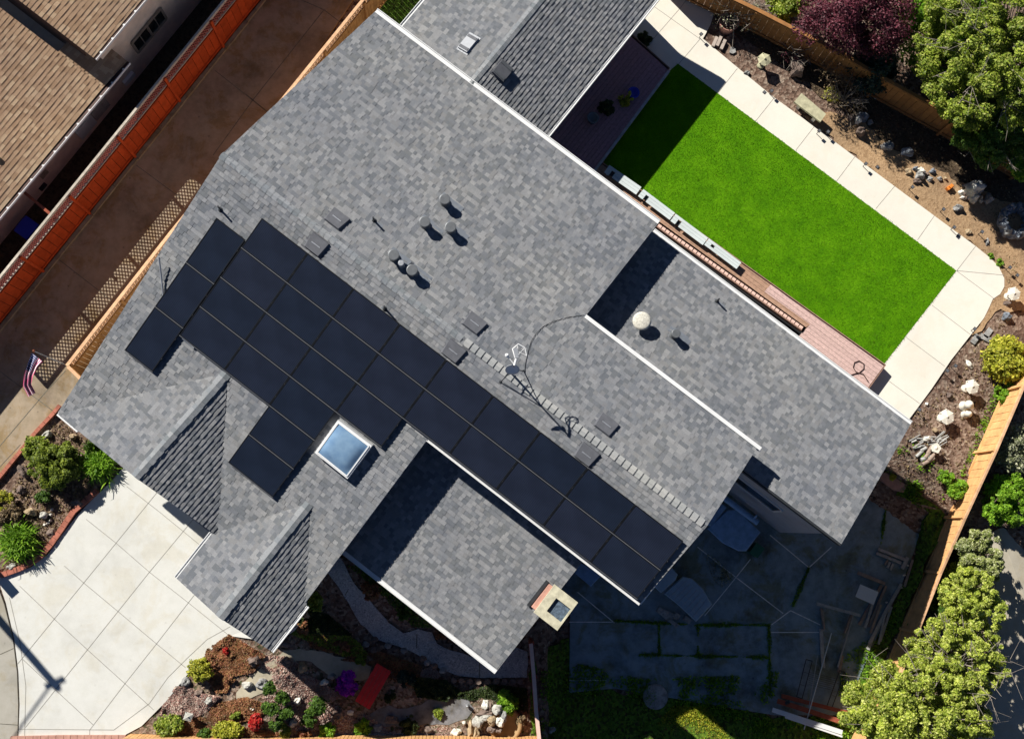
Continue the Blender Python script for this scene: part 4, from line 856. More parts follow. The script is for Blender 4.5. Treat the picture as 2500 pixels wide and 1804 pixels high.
# ---------------------------------------------------------------- brick edging of the planter, brick strip, paver patch
def edging(name, pts, mat, label, w=.16, h=.16, L=.22, cat='edging'):
    mb = MB(); P = [G(*p) for p in pts]
    for a, b in zip(P, P[1:]):
        n = max(1, round((b-a).length/L))
        for i in range(n): mb.beam(a.lerp(b, i/n)+Vector((0, 0, h/2)), a.lerp(b, (i+.95)/n)+Vector((0, 0, h/2)), w, h+random.uniform(-.01, .01))
    return tag(mb.build(name, mat), label, cat)
edging('brick_edging', [(-130, 1308), (0, 1168), (50, 1107), (90, 1057), (136, 1008), (150, 990)], MT['brick'], 'red brick edging along the upper-left side of the left planter', .12)
edging('brick_edging', [(-60, 1345), (6, 1404), (55, 1386), (100, 1360), (128, 1328), (158, 1285), (183, 1248), (215, 1220), (240, 1198)], MT['brick'], 'curved red brick edging between the left planter and the pale forecourt', .17)
edging('brick_edging', [(30, 1803), (160, 1800), (310, 1800)], MT['paver'], 'pink brick strip along the bottom of the forecourt', .2)
sheet('paver_patch', [(2148, 1152), (2165, 1155), (2215, 1185), (2205, 1203), (2180, 1195), (2150, 1172)], MT['paver'], .07, kind='structure')
# ---------------------------------------------------------------- deck
DZ = .42
def deckpoly(poly, z, th): q = [W(*p, z) for p in poly]; return [(p.x, p.y) for p in q], z-th, z
dk = thing('deck', 'pinkish composite deck wrapping the two house walls beside the lawn', 'deck', G(1500, 380))
def planks(nm, poly, z, mat, horiz=True, w=.14, lab=None):
    q = [W(*p, z) for p in poly]; Q = [ab(p) for p in q]; mb = MB(); lo = min(p[1] for p in Q); hi = max(p[1] for p in Q); k = 0
    if not horiz: Q = [(b, a) for a, b in Q]; lo = min(p[1] for p in Q); hi = max(p[1] for p in Q)
    while lo+k*w < hi:
        row = clip(clip(Q, 0, -1, -(lo+k*w+.004)), 0, 1, lo+(k+1)*w-.004); k += 1
        if len(row) >= 3:
            if not horiz: row = [(b, a) for a, b in row]
            mb.prism([tuple(AB(*p))[:2] for p in row], z-.04, z+random.uniform(-.001, .001))
    return mb.build(nm, mat, dk, lab)
planks('deck_boards', [(1535, 85), (1632, 172), (1447, 421), (1250, 290), (1400, 60)], DZ, wood('shade_tint_deck', (.42, .24, .27), 12, .08), False, lab='broad shaded deck boards below the rear wing')  # same pink deck, its purple shade worked into the board colour
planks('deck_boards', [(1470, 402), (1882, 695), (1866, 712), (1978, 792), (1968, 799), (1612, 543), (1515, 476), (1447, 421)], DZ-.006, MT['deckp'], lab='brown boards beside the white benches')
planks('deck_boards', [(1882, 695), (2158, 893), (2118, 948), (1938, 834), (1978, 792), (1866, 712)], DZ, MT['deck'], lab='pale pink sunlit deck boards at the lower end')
mb = MB(); 
for A, B in (((2157, 893), (2115, 951)), ((1470, 402), (2157, 893)), ((1632, 173), (1450, 418)), ((1535, 85), (1632, 172))): mb.beam(W(*A, DZ-.2), W(*B, DZ-.2), .03, .38)
mb.build('skirting', MT['deckb'], dk)
mb = MB(); mb.beam(W(1633, 174, DZ+.01), W(1450, 420, DZ+.01), .09, .06); mb.build('edge_board', plain('grey_edge', (.42, .42, .44), .7), dk)
sl_ = thing('slatted_rail', 'long row of short pale pink slats over the dark slot beside the deck', 'slatted rail', W(1600, 550, 0)); N0, N1 = W(1606, 549, .5), W(1960, 802, .5); mb = MB(); n = 37
dd = (N1-N0)/n; dx = dd.normalized()
for i in range(n): c = N0+dd*(i+.5); mb.box(c, (dd.length*.82, .10, .03), math.atan2(dx.y, dx.x))
mb.build('slats', MT['pinkw'], sl_)
mb = MB(); nv_ = Vector((-dx.y, dx.x, 0)); mb.beam(N0-nv_*.07-Vector((0, 0, .1)), N1-nv_*.07-Vector((0, 0, .1)), .03, .2); mb.build('fascia_board', MT['deckb'], sl_)
sheet('slot_shade', [(1500, 480), (1600, 530), (1985, 795), (1940, 850), (1880, 830), (1560, 580)], MT['black'], .06, kind='structure')  # black sheet: the deep shade of the slot put into its colour
def bench4(c4, z, label):
    q = [W(*p, z) for p in c4]; r = thing('bench', label, 'bench', Vector(((q[0].x+q[2].x)/2, (q[0].y+q[2].y)/2, DZ)), 'white plank benches on the deck'); lx = (q[1]-q[0]); L = lx.length; lx.normalize(); wy = q[3]-q[0]; wy -= lx*wy.dot(lx); Wd = wy.length; wy.normalize(); o = q[0]
    mb = MB(); notch = (.14*L, .24*L, .32*Wd, .78*Wd)
    ks = 3
    for k in range(ks):
        y0, y1 = Wd*k/ks+.003, Wd*(k+1)/ks-.003
        segs = [(0, L)] if not (y0 < notch[3]-.03 and y1 > notch[2]+.03 ) else [(0, notch[0]), (notch[1], L)]
        for x0, x1 in segs:
            mb.prism([tuple(o+lx*a+wy*b)[:2] for a, b in ((x0, y0), (x1, y0), (x1, y1), (x0, y1))], z-.03, z)
    mb.build('seat', MT['whitewood'], r)
    mb = MB(); c = o+lx*(notch[0]+notch[1])/2+wy*Wd*.55; mb.box(c-Vector((0, 0, .09)), (.16, .16, .02), math.atan2(lx.y, lx.x)); mb.build('bracket', MT['dark'], r)
    for f in (.08, .92): 
        for g in (.2, .8): mb = MB(); p = o+lx*L*f+wy*Wd*g; mb.box((p.x, p.y, (z-.03+DZ)/2), (.05, .05, z-.03-DZ)); mb.build('leg', MT['whitewood'], r)
bench4([(1488, 403), (1566, 457), (1553, 478), (1474, 421)], .64, 'white bench nearest the corner, mostly in blue shade'); bench4([(1571, 462), (1648, 520), (1634, 538), (1556, 478)], .64, 'second white bench from the shaded corner'); bench4([(1650, 522), (1729, 581), (1716, 597), (1637, 540)], .64, 'third white bench from the shaded corner'); bench4([(1731, 582), (1810, 641), (1797, 658), (1719, 598)], .64, 'last white bench at the sunny lower end of the row')
mb = MB(); mb.tube([W(x, y, DZ+.02) for x, y in [(2120, 932), (2108, 914), (2090, 908), (2083, 897), (2086, 885), (2097, 881), (2109, 888), (2109, 900), (2098, 910), (2085, 913), (2072, 918)]], .016, 6); tag(mb.build('garden_hose', MT['hose']), 'dark hose looped once on the pink deck', 'hose')
def pot(px, py, z, r_, h, mat, label, soil=True, name='plant_pot', cat='pot'):
    p = W(px, py, z+h) ; p.z = z; r = thing(name, label, cat, p); mb = MB(); mb.lathe([(r_*.7, 0), (r_, h*.9), (r_*1.08, h*.92), (r_*1.08, h), (r_*.86, h), (r_*.6, h*.75), (.01, h*.74)], p, 22); mb.build('bowl', mat, r); return r
pot(1448, 287, DZ, .19, .3, MT['bluegrey'], 'round blue-grey pot on the shaded deck'); pot(1547, 226, DZ, .19, .3, MT['blue'], 'deep blue glazed pot at the top of the shaded deck')
# ---------------------------------------------------------------- foliage
def sphere_dirs(n): v = rng.normal(size=(n, 3)); return v/np.linalg.norm(v, axis=1, keepdims=True)
def leaves(name, blobs, n, size, mat, parent=None, up=.5, asp=1.6, shell=.35, jitter=1., lump=.35):
    B = np.array([[*b[0], *(b[1] if hasattr(b[1], '__len__') else (b[1],)*3)] for b in blobs], float); w = (B[:, 3]*B[:, 4]); w /= w.sum()
    k = rng.choice(len(B), n, p=w); d = sphere_dirs(n); d[:, 2] = np.where((d[:, 2] < -.25) & (rng.random(n) < .8), -d[:, 2], d[:, 2])
    ph = B[k, 0]*3+B[k, 1]*5; lp = 1+lump*.5*(np.sin(d[:, 0]*5+ph)+np.sin(d[:, 1]*6+ph*1.7)+np.sin(d[:, 2]*5+ph*.6))/1.5
    r = (1-shell*rng.random(n)**1.5)*lp
    P = B[k, :3]+d*B[k, 3:]*r[:, None]
    P[:, 2] = np.maximum(P[:, 2], np.array([zg(p[0], p[1]) for p in P[:1]])[0]*0+P[:, 2].clip(-3))
    nr = d*.7+rng.normal(size=(n, 3))*.55*jitter; nr[:, 2] += up; nr /= np.linalg.norm(nr, axis=1, keepdims=True)
    t = np.cross(nr, rng.normal(size=(n, 3))); t /= np.linalg.norm(t, axis=1, keepdims=True); s = np.cross(nr, t)
    a = (size*rng.uniform(.55, 1.35, n))[:, None]; t = t*a*asp/2; s = s*a/2
    Q = np.stack([P-t, P+s*.9, P+t, P-s*.9], 1).reshape(-1, 3); return npmesh(name, Q, n, mat, parent)
def blobs_in(c, R, n, rr=(.25, .45), flat=.8, seed=None):
    rs = random.Random(seed if seed is not None else random.random()); out = []
    for _ in range(n):
        while True:
            x, y, z = (rs.uniform(-1, 1) for _ in range(3))
            if x*x+y*y+z*z < 1: break
        q = rs.uniform(*rr); k = 1-q*.8; out.append(((c[0]+x*R[0]*k, c[1]+y*R[1]*k, c[2]+z*R[2]*k), (q*R[0], q*R[0], q*R[0]*flat)))
    return out
def trunk_limbs(root, base, blobs, r0, mat=None, nmax=14, vis=0):
    mat = mat or MT['bark']; mb = MB(); top = sum((Vector(b[0]) for b in blobs), Vector())/len(blobs); fork = Vector((base.x*.7+top.x*.3, base.y*.7+top.y*.3, base.z+(top.z-base.z)*.35))
    mb.tube([base-Vector((0, 0, .1)), base.lerp(fork, .5)+Vector((random.uniform(-.05, .05),)*2+(0,)), fork], [r0, r0*.8, r0*.6], 8)
    for b in random.sample(blobs, min(nmax, len(blobs))):
        q = Vector(b[0]); m_ = fork.lerp(q, .5)+Vector((random.uniform(-.15, .15), random.uniform(-.15, .15), random.uniform(-.1, .2))); mb.tube([fork, m_, q], [r0*.45, r0*.3, r0*.12], 6)
    return mb.build('trunk', mat, root)
def twigs(name, root, c, R, n, mat, r=.008, base=None, up=.4):
    mb = MB(); base = Vector(base) if base is not None else Vector(c)
    for _ in range(n):
        d = Vector((random.gauss(0, 1), random.gauss(0, 1), abs(random.gauss(0, .8))*up)); d.normalize(); q = Vector((c[0]+d.x*R, c[1]+d.y*R, c[2]+d.z*R)); m_ = base.lerp(q, .5)+Vector((random.uniform(-.12, .12)*R, random.uniform(-.12, .12)*R, .05)); mb.tube([base, m_, q], [r*1.6, r*1.1, r*.5], 5, cap=False)
        for _ in range(3):
            s = m_.lerp(q, random.random()); e = s+Vector((random.gauss(0, .2), random.gauss(0, .2), random.gauss(.05, .1)))*R; mb.tube([s, e], [r*.7, r*.3], 4, cap=False)
    return mb.build(name, mat, root)
def tree(name, label, cat, px, py, zc, R, kind, n, size, nb_=24, base_off=(0, 0), r0=.12, group=None, rr=(.25, .45), seed=1, tw=0, **kw):
    c = W(px, py, zc); b = Vector((c.x+base_off[0], c.y+base_off[1], 0)); b.z = zg(b.x, b.y); r = thing(name, label, cat, b, group)
    bl = blobs_in(c, R, nb_, rr, seed=seed); leaves('crown', bl, n, size, L_[kind], r, **kw); trunk_limbs(r, b, bl, r0)
    if tw: twigs('bare_twigs', r, c, R[0]*.95, tw, MT['twig'], .012, up=.7)
    return r
def bush(label, px, py, R, h, kind, n, size, nb_=7, name='shrub', cat='shrub', group=None, rr=(.35, .55), seed=1, ry=None, **kw):
    p = G(px, py, h*.4); b = Vector((p.x, p.y, zg(p.x, p.y))); r = thing(name, label, cat, b, group); c = Vector((p.x, p.y, b.z+h*.5))
    bl = blobs_in(c, (R, ry or R, h*.5), nb_*5, (rr[0]*.38, rr[1]*.62), seed=seed); kw.setdefault('shell', .8); kw.setdefault('lump', .6); leaves('foliage', bl, int(n*1.1), size*1.15, L_[kind], r, **kw)
    mb = MB(); mb.tube([b-Vector((0, 0, .05)), b+Vector((0, 0, h*.5))], [.03, .015], 6)
    for q in bl[::4]: mb.tube([b+Vector((0, 0, h*.15)), Vector(q[0])], [.015, .008], 5)
    mb.build('stem', MT['bark'], r); return r
def clump(label, px, py, R, h, kind, n, w=.03, name='strap_leaf_plant', cat='plant', droop=.5):
    p = G(px, py, .1); b = Vector((p.x, p.y, zg(p.x, p.y))); r = thing(name, label, cat, b)
    a = rng.uniform(0, 2*math.pi, n); L = R*rng.uniform(.55, 1.1, n); th = rng.uniform(0, 1, n); root = rng.normal(0, R*.22, (n, 2))
    d = np.stack([np.cos(a), np.sin(a)], 1); sd = np.stack([-d[:, 1], d[:, 0]], 1)*w/2; Q = []
    segs = 4; prev = None
    for s in range(segs+1):
        u = s/segs; rad = L*(u**1.0)*(.35+.65*th); z = b.z+h*(1-.5*th)*(1-(1-u)**2)*1.0-h*droop*th*u**3; c = np.array([b.x, b.y])+root+d*rad[:, None]; ww = sd*(1-u**2*.9)
        l_ = np.concatenate([c-ww, z[:, None]], 1); r_ = np.concatenate([c+ww, z[:, None]], 1)
        if prev is not None: Q.append(np.stack([prev[0], prev[1], r_, l_], 1))
        prev = (l_, r_)
    # keep each blade one island: share vertices
    n4 = np.concatenate(Q, 0).reshape(-1, 3); npmesh('leaves', n4, len(n4)//4, L_[kind], r); return r
# ---------------------------------------------------------------- trees behind the fences
tree('pine_tree', 'huge loose yellow-green tree with bare pale twigs at the top right corner', 'tree', 2450, 125, 3.2, (3.0, 3.1, 2.0), 'olive', 150000, .055, 300, (.3, .2), .2, rr=(.05, .13), seed=3, tw=46, asp=1.8, shell=.8)
tree('green_tree', 'bright green tree filling the gaps between the huge tree and the plum tree', 'tree', 2310, 60, 1.6, (2.0, 2.3, 1.2), 'bright', 30000, .07, 50, rr=(.12, .3), seed=5)
tree('green_tree', 'bright inner foliage showing through the huge twiggy tree', 'tree', 2440, 180, 1.6, (2.2, 2.6, 1.0), 'bright', 24000, .07, 50, rr=(.1, .22), seed=6)
tree('green_tree', 'lower dense green branches hanging over the cedar fence on the right', 'tree', 2435, 312, 1.8, (1.7, 1.45, 1.0), 'green', 44000, .055, 120, (.6, .3), .12, rr=(.09, .22), seed=8, tw=14)
tree('plum_tree', 'dark red plum tree behind the cedar fence', 'tree', 2085, 20, 2.6, (2.2, 2.0, 1.3), 'plum', 36000, .052, 110, (.2, .3), .12, rr=(.08, .24), seed=2, shell=.6)
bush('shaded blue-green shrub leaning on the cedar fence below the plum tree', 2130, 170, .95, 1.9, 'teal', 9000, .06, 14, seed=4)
bush('small green shrub between the cedar fence and the plum tree at the top', 1915, 12, .75, 1.6, 'olive', 5000, .06, 9, seed=6)
tree('green_tree', 'green branch reaching in from the right edge over the bark bed', 'tree', 2515, 395, 1.3, (.8, .75, .5), 'bright', 7000, .07, 12, (.5, .2), .07, seed=9)
tree('lime_tree', 'biggest pale lime tree in the bottom right corner, over the tan fence', 'tree', 2235, 1745, 1.3, (2.45, 1.8, 1.5), 'lime', 130000, .052, 460, (.2, 0), .16, rr=(.03, .10), seed=11, tw=30, shell=.9, up=.3)
tree('lime_tree', 'lime tree with bare grey twigs on its left side, above the biggest lime tree', 'tree', 2335, 1615, 1.3, (1.7, 1.5, 1.4), 'lime', 74000, .052, 260, (.2, 0), .13, rr=(.04, .12), seed=12, tw=46, shell=.9, up=.3)
tree('white_flowered_shrub', 'pale speckled flowering shrub between the street and the tan fence', 'tree', 2370, 1475, 1.2, (1.0, 1.3, 1.2), 'lime', 38000, .052, 150, (.2, 0), .08, rr=(.06, .18), seed=13, shell=.9)
tree('white_flowered_shrub', 'grey-green white-flecked shrub directly under the round green bush', 'tree', 2395, 1362, .7, (.85, 1.0, .9), 'limeg', 24000, .05, 100, (.2, 0), .06, rr=(.07, .2), seed=14, shell=.9)
tree('shrub', 'round fresh green bush at the right edge beside the tan fence', 'shrub', 2462, 1222, .6, (.95, 1.0, .9), 'bright', 32000, .048, 140, (.1, 0), .06, rr=(.07, .2), seed=15, up=.2, shell=.9)
bush('dark twiggy shrub with white flecks at the right edge above the round green bush', 2475, 1095, .9, 1.3, 'whitef', 3200, .05, 14, seed=16)
bush('yellow-green shrub standing above the tan fence on the right edge', 2455, 878, .85, 1.3, 'yell', 15000, .065, 14, seed=17)
bush('low green shrub between the yellow-green shrub and the tan fence', 2452, 962, .45, .7, 'bright', 3500, .06, 6, seed=18)
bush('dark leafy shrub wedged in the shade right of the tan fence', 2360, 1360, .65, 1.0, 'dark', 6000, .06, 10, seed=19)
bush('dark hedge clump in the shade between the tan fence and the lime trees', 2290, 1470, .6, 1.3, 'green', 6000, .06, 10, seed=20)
bush('shadowy green shrub filling the fence side of the lime trees', 2255, 1560, .7, 1.2, 'olive', 9000, .055, 22, rr=(.15, .35), seed=60)
bush('lime branch spilling over the lower end of the tan fence', 2170, 1660, .55, 1.9, 'lime', 9000, .055, 22, rr=(.15, .35), seed=61)
bush('lime shrub joining the two upper shrubs by the street', 2345, 1420, .7, 1.6, 'lime', 10000, .06, 24, rr=(.15, .35), seed=62)
# bare shrubs
def bareshrub(label, px, py, R, n, mat, seed, r=.010, leavesn=0, kind='tanb', h=.8):
    p = G(px, py, .1); b = Vector((p.x, p.y, zg(p.x, p.y))); rt = thing('bare_shrub', label, 'shrub', b); random.seed(seed); twigs('branches', rt, b+Vector((0, 0, h*.5)), R, n, MT[mat], r, b, 1.)
    if leavesn: leaves('foliage', [((b.x, b.y, b.z+h*.6), (R*.9, R*.9, h*.4))], leavesn, .035, L_[kind], rt)
bareshrub('leafless pale-budded shrub spilling from the reddish tub', 1795, 25, 1.1, 46, 'twig', 1, .011, 900, 'whitef', 1.2)
bareshrub('reddish leafless shrub in front of the cedar fence', 1940, 130, .75, 34, 'twig', 2, .010, 300, 'plum')
bareshrub('brown leafless shrub hugging the cedar fence under the plum tree', 2045, 175, .9, 40, 'bark', 3, .011, 1500, 'tanb', 1.)
bareshrub('sprawling leafless twigs over the dark bed behind the stone bench', 2060, 245, .8, 24, 'twig', 4, .010, 500, 'tanb')
bareshrub('grey tangled twigs at the right edge by the white-flecked shrub', 2490, 1060, .8, 40, 'twig', 5, .012, 200, 'whitef')
bareshrub('dry weedy plant with yellowish leaves behind the stone bench', 2030, 235, .35, 12, 'twig', 6, .006, 260, 'yell', .3)
random.seed(21)
# left planter
bush('cloud-pruned dark green pine in the left planter', 138, 1135, .85, 1.2, 'pine', 26000, .035, 16, rr=(.26, .45), seed=22, name='cloud_pine', asp=2.2, lump=.2)
bush('dark brownish-green shrub at the top of the left planter', 95, 1092, .5, .8, 'olive', 5500, .045, 8, seed=23)
bush('small bright green round shrub below the cloud-pruned pine', 105, 1213, .27, .45, 'green', 3500, .035, 5, seed=24)
bush('fuzzy olive and tan shrub at the left edge of the frame', 22, 1258, .5, .6, 'tanb', 5500, .04, 7, seed=25)
bush('olive-yellow crown of the fuzzy shrub at the left edge', 10, 1225, .35, .6, 'yell', 2500, .04, 5, seed=26)
clump('strap-leaved green plant tucked against the left roof corner', 245, 1135, .62, .65, 'bright', 620, .045); clump('big strap-leaved green plant at the lower left of the planter', 50, 1322, .72, .75, 'bright', 800, .045)
clump('smaller strap-leaved tuft above the roof corner plant', 228, 1095, .36, .5, 'green', 220, .04)
def rock(px, py, w, d, h, mat, label, rz=0., seed=None, name='rock', cat='rock', amp=.3):
    p = G(px, py, 0); z = zg(p.x, p.y); seed = seed if seed is not None else int(px*3+py) % 97; mb = MB(); mb.rock((p.x, p.y, z+h*.25), (w/2, d/2, h*.75), seed, rz=rz, amp=amp); o = mb.build(name, MT[mat])
    o.location = (0, 0, 0); return tag(o, label, cat)
rock(180, 1066, .26, .2, .22, 'rockt', 'cream rounded rock near the white roof corner'); rock(192, 1227, .34, .26, .2, 'rockb', 'brown rock by the curved brick edging'); rock(122, 1190, .3, .22, .22, 'rockg', 'grey rock left of the small round shrub', seed=3)
rock(60, 1150, .26, .42, .2, 'rockb', 'long brown rock left of the cloud-pruned pine', .6); rock(78, 1250, .36, .26, .28, 'rockt', 'tan rock above the big strap-leaved plant'); rock(110, 1258, .26, .22, .25, 'rockl', 'pale rock right beside the tan rock in the left planter')
rock(30, 1383, .28, .2, .2, 'rockl', 'pale rock below the big strap-leaved plant'); rock(128, 1300, .26, .3, .2, 'rockb', 'brown rock by the lower brick edging'); rock(118, 1062, .3, .2, .2, 'rockl', 'pale rock touching the dark shrub by the upper brick edging', .5)
rock(55, 1195, .34, .26, .18, 'rockb', 'dark brown rock between the pine and the left edge'); rock(18, 1205, .28, .22, .2, 'rockb', 'brown rock at the left edge above the fuzzy shrub')
for i, (x, y) in enumerate([(128, 1244), (125, 1257), (124, 1270), (118, 1277), (110, 1281)]):
    o = rock(x, y, .09, .09, .08, 'rockw', 'row of five small white stones beside the pale rock in the left planter', seed=i, name='pebble', cat='stone'); o['group'] = 'small white stones in the left planter'
# front garden ground covers
def cover(name, polypx, n, size, kind, label, h=.12):
    poly = [tuple(G(*p, .05))[:2] for p in polypx]; pa = np.array(poly); lo, hi = pa.min(0), pa.max(0); P = rng.uniform(lo, hi, (n*2, 2)); P = P[inside(poly, P)][:n]; n = len(P)
    hgt = np.array([.5+noise.noise((p[0]*2.2, p[1]*2.2, 3))+.4*noise.noise((p[0]*6, p[1]*6, 3)) for p in P]).clip(.05, 1.2)*h*rng.uniform(.6, 1.1, n)
    z = np.array([zg(*p) for p in P])+.02+hgt; nr = rng.normal(size=(n, 3))*.7; nr[:, 2] = abs(nr[:, 2])+.5; nr /= np.linalg.norm(nr, axis=1, keepdims=True); t = np.cross(nr, rng.normal(size=(n, 3))); t /= np.linalg.norm(t, axis=1, keepdims=True); s = np.cross(nr, t)
    a = (size*rng.uniform(.6, 1.4, n))[:, None]; C = np.concatenate([P, z[:, None]], 1); Q = np.stack([C-t*a*.8, C+s*a*.45, C+t*a*.8, C-s*a*.45], 1).reshape(-1, 3)
    return tag(npmesh(name, Q, n, L_[kind]), label, 'ground cover', kind='stuff')
cover('sedum_cover', [(505, 1585), (560, 1548), (600, 1570), (650, 1600), (620, 1640), (570, 1650), (555, 1690), (530, 1690), (500, 1650)], 11000, .04, 'rust', 'rust-brown ground cover against the forecourt edge under the gable corner', .18)
cover('sedum_cover', [(430, 1675), (455, 1675), (490, 1690), (540, 1700), (500, 1740), (460, 1755), (390, 1755), (400, 1720)], 8000, .04, 'pinks', 'pinkish-grey ground cover mound left of the stone lantern', .2)
cover('sedum_cover', [(520, 1720), (600, 1700), (660, 1720), (630, 1755), (560, 1765), (500, 1760)], 6500, .04, 'rust', 'rust-brown ground cover patch between the lantern and the pompom shrubs', .16)
cover('sedum_cover', [(665, 1648), (730, 1640), (790, 1665), (830, 1700), (800, 1720), (740, 1700), (680, 1690)], 7000, .045, 'pinks', 'pale pink and grey ground cover below the sandy path', .1)
cover('sedum_cover', [(740, 1545), (850, 1555), (900, 1600), (860, 1605), (760, 1580)], 4000, .045, 'rust', 'dark reddish ground cover in the house shade above the sandy path', .15)
cover('sedum_cover', [(1020, 1640), (1060, 1625), (1075, 1650), (1050, 1680), (1010, 1670)], 2200, .04, 'pinks', 'pinkish gravelly ground cover beside the gravel path edging', .05)
cover('ivy_cover', [(850, 1380), (900, 1420), (960, 1480), (1010, 1530), (1060, 1530), (1160, 1600), (1040, 1480), (900, 1380)], 6000, .05, 'green', 'shaded green plants between the gravel path and the low front roof', .3)
cover('ivy_cover', [(1020, 1700), (1000, 1650), (1090, 1660), (1130, 1690), (1090, 1710)], 5000, .045, 'dark', 'dark green low mound right of the red bench', .25)
cover('ivy_cover', [(740, 1480), (800, 1500), (860, 1550), (740, 1545), (720, 1510)], 4500, .05, 'dark', 'dark green low plants in the shade below the right gable', .25)
cover('sedum_cover', [(380, 1790), (470, 1745), (560, 1765), (700, 1790), (640, 1796), (380, 1797)], 6500, .035, 'rust', 'rusty ground cover along the bottom fence under the olive shrubs', .12)
cover('sedum_cover', [(640, 1700), (700, 1690), (830, 1725), (900, 1790), (760, 1795), (690, 1770)], 5200, .045, 'pinks', 'thin pinkish ground cover around the pompom shrubs', .07)
cover('sedum_cover', [(830, 1610), (930, 1590), (1030, 1625), (1020, 1680), (960, 1660), (900, 1620)], 3600, .045, 'rust', 'shaded rusty ground cover between the two paths', .1)
cover('ivy_cover', [(1020, 1700), (1130, 1690), (1200, 1670), (1285, 1680), (1290, 1740), (1200, 1710)], 4200, .045, 'dark', 'dark low plants below the row of edging stones', .12)
cover('ivy_cover', [(700, 1540), (780, 1500), (880, 1570), (900, 1600), (840, 1600)], 3500, .05, 'olive', 'olive shaded plants beside the upper end of the gravel path', .2)
cover('sedum_cover', [(890, 1740), (960, 1790), (1120, 1796), (1100, 1775), (990, 1778), (930, 1795), (870, 1790)], 3500, .04, 'pinks', 'pinkish cover along the lower bank of the stream bed', .08)
for i, (x, y, R, h, k, lab) in enumerate([(700, 1500, .3, .4, 'olive', 'shaded shrub tucked under the right gable gutter'), (735, 1530, .3, .35, 'rust', 'dark rusty shrub below the right gable gutter'), (800, 1530, .34, .35, 'dark', 'dark green shrub left of the first path bend'), (835, 1575, .28, .3, 'rust', 'reddish low shrub between the two paths'), (880, 1610, .22, .25, 'olive', 'small shrub above the purple bush'), (985, 1495, .3, .4, 'green', 'green shrub right of the gravel path by the roof edge'), (930, 1400, .3, .4, 'green', 'green shrub at the very top of the gravel path'), (1075, 1545, .25, .3, 'rust', 'rusty shrub under the long white gutter'),
 (560, 1655, .22, .25, 'rust', 'rust-brown clump beside the sandy path end'), (575, 1745, .2, .3, 'olive', 'small olive clump left of the red azalea'), (500, 1790, .26, .35, 'green', 'green clump between the two bottom-left shrubs'), (690, 1785, .26, .3, 'olive', 'olive clump by the bottom fence below the pompoms'), (745, 1790, .22, .3, 'rust', 'reddish clump by the bottom fence'), (950, 1700, .2, .2, 'dark', 'dark low clump right of the red bench end'), (1070, 1740, .2, .25, 'olive', 'olive clump on the bank of the stream bed'), (1270, 1755, .22, .35, 'tanb', 'dry brown clump between the fountain and the divider fence')]):
    bush(lab, x, y, R, h, k, 1700, .045, 3, seed=80+i)
cover('sedum_cover', [(590, 1560), (640, 1600), (700, 1600), (760, 1640), (700, 1650), (650, 1640), (610, 1610)], 2500, .04, 'pinks', 'pinkish ground cover between the boulders and the sandy path', .1)
cover('bed_litter', [(20, 1215), (60, 1120), (140, 1020), (190, 1060), (260, 1100), (215, 1215), (120, 1330), (60, 1380), (5, 1395)], 2500, .05, 'tanb', 'dry leaf litter scattered over the left planter', .04)
cover('bark_litter', [(1720, 90), (1760, 60), (2000, 230), (2330, 420), (2430, 600), (2470, 720), (2400, 820), (2300, 960), (2230, 1010), (2180, 1130), (2300, 1240), (2420, 960), (2480, 700), (2500, 480), (2300, 330), (1800, 60)], 7000, .05, 'tanb', 'dry leaves and bark bits scattered over the beds around the walk', .03)
bush('yellow-green shrub overhanging the bottom right of the forecourt', 492, 1634, .44, .6, 'yell', 5500, .045, 8, seed=31)
bush('olive-green shrub at the bottom left of the front garden', 415, 1770, .55, .5, 'olive', 6500, .045, 9, seed=32, ry=.35)
bush('lime-olive shrub right of the stone lantern along the bottom fence', 555, 1782, .5, .5, 'yell', 6500, .045, 8, seed=33, ry=.3)
bush('bright red flowering azalea near the bottom fence', 625, 1760, .24, .5, 'redf', 2600, .045, 6, seed=34, ry=.34)
bush('red-flowered tuft in the rust ground cover by the gable corner', 552, 1588, .12, .3, 'redf', 350, .05, 3, seed=35)
bush('vivid purple flowering bush beside the red bench', 848, 1668, .42, .5, 'purple', 8000, .04, 8, seed=36)
def pompom(label, pts, kind='green'):
    c = G(*pts[0][:2], .3); b = Vector((c.x, c.y, zg(c.x, c.y))); r = thing('pompom_shrub', label, 'shrub', b); mb = MB()
    bl = []
    for x, y, rad, h in pts: p = G(x, y, h); bl += blobs_in((p.x, p.y, p.z), (rad*1.15, rad*1.1, rad*.8), 9, (.28, .5), seed=int(x)); mb.tube([b, b.lerp(p, .5)+Vector((.03, .02, .03)), p], [.025, .015, .012], 6)
    leaves('foliage', bl, 1500*len(pts), .042, L_[kind], r, asp=2, lump=.5, shell=.7); mb.build('stem', MT['bark'], r)
pompom('single green pompom shrub below the pale pink ground cover', [(657, 1682, .24, .5)]); pompom('green shrub of five pompoms beside the red azalea', [(690, 1702, .2, .6), (663, 1735, .24, .5), (700, 1738, .22, .55), (675, 1765, .22, .4), (650, 1725, .18, .45)])
pompom('green shrub of three pompoms left of the red bench', [(775, 1720, .3, .6), (755, 1758, .24, .45), (765, 1738, .22, .5)]); 
bush('small bright green shrub at the bottom fence left of the flat stones', 797, 1785, .36, .4, 'bright', 3200, .045, 6, seed=37); bush('small bright green shrub at the bottom fence below the red bench', 887, 1778, .32, .4, 'bright', 2800, .045, 6, seed=38)
bush('bright green shrub behind the stone fountain', 1240, 1712, .42, .6, 'bright', 3000, .06, 8, seed=39, up=.3)
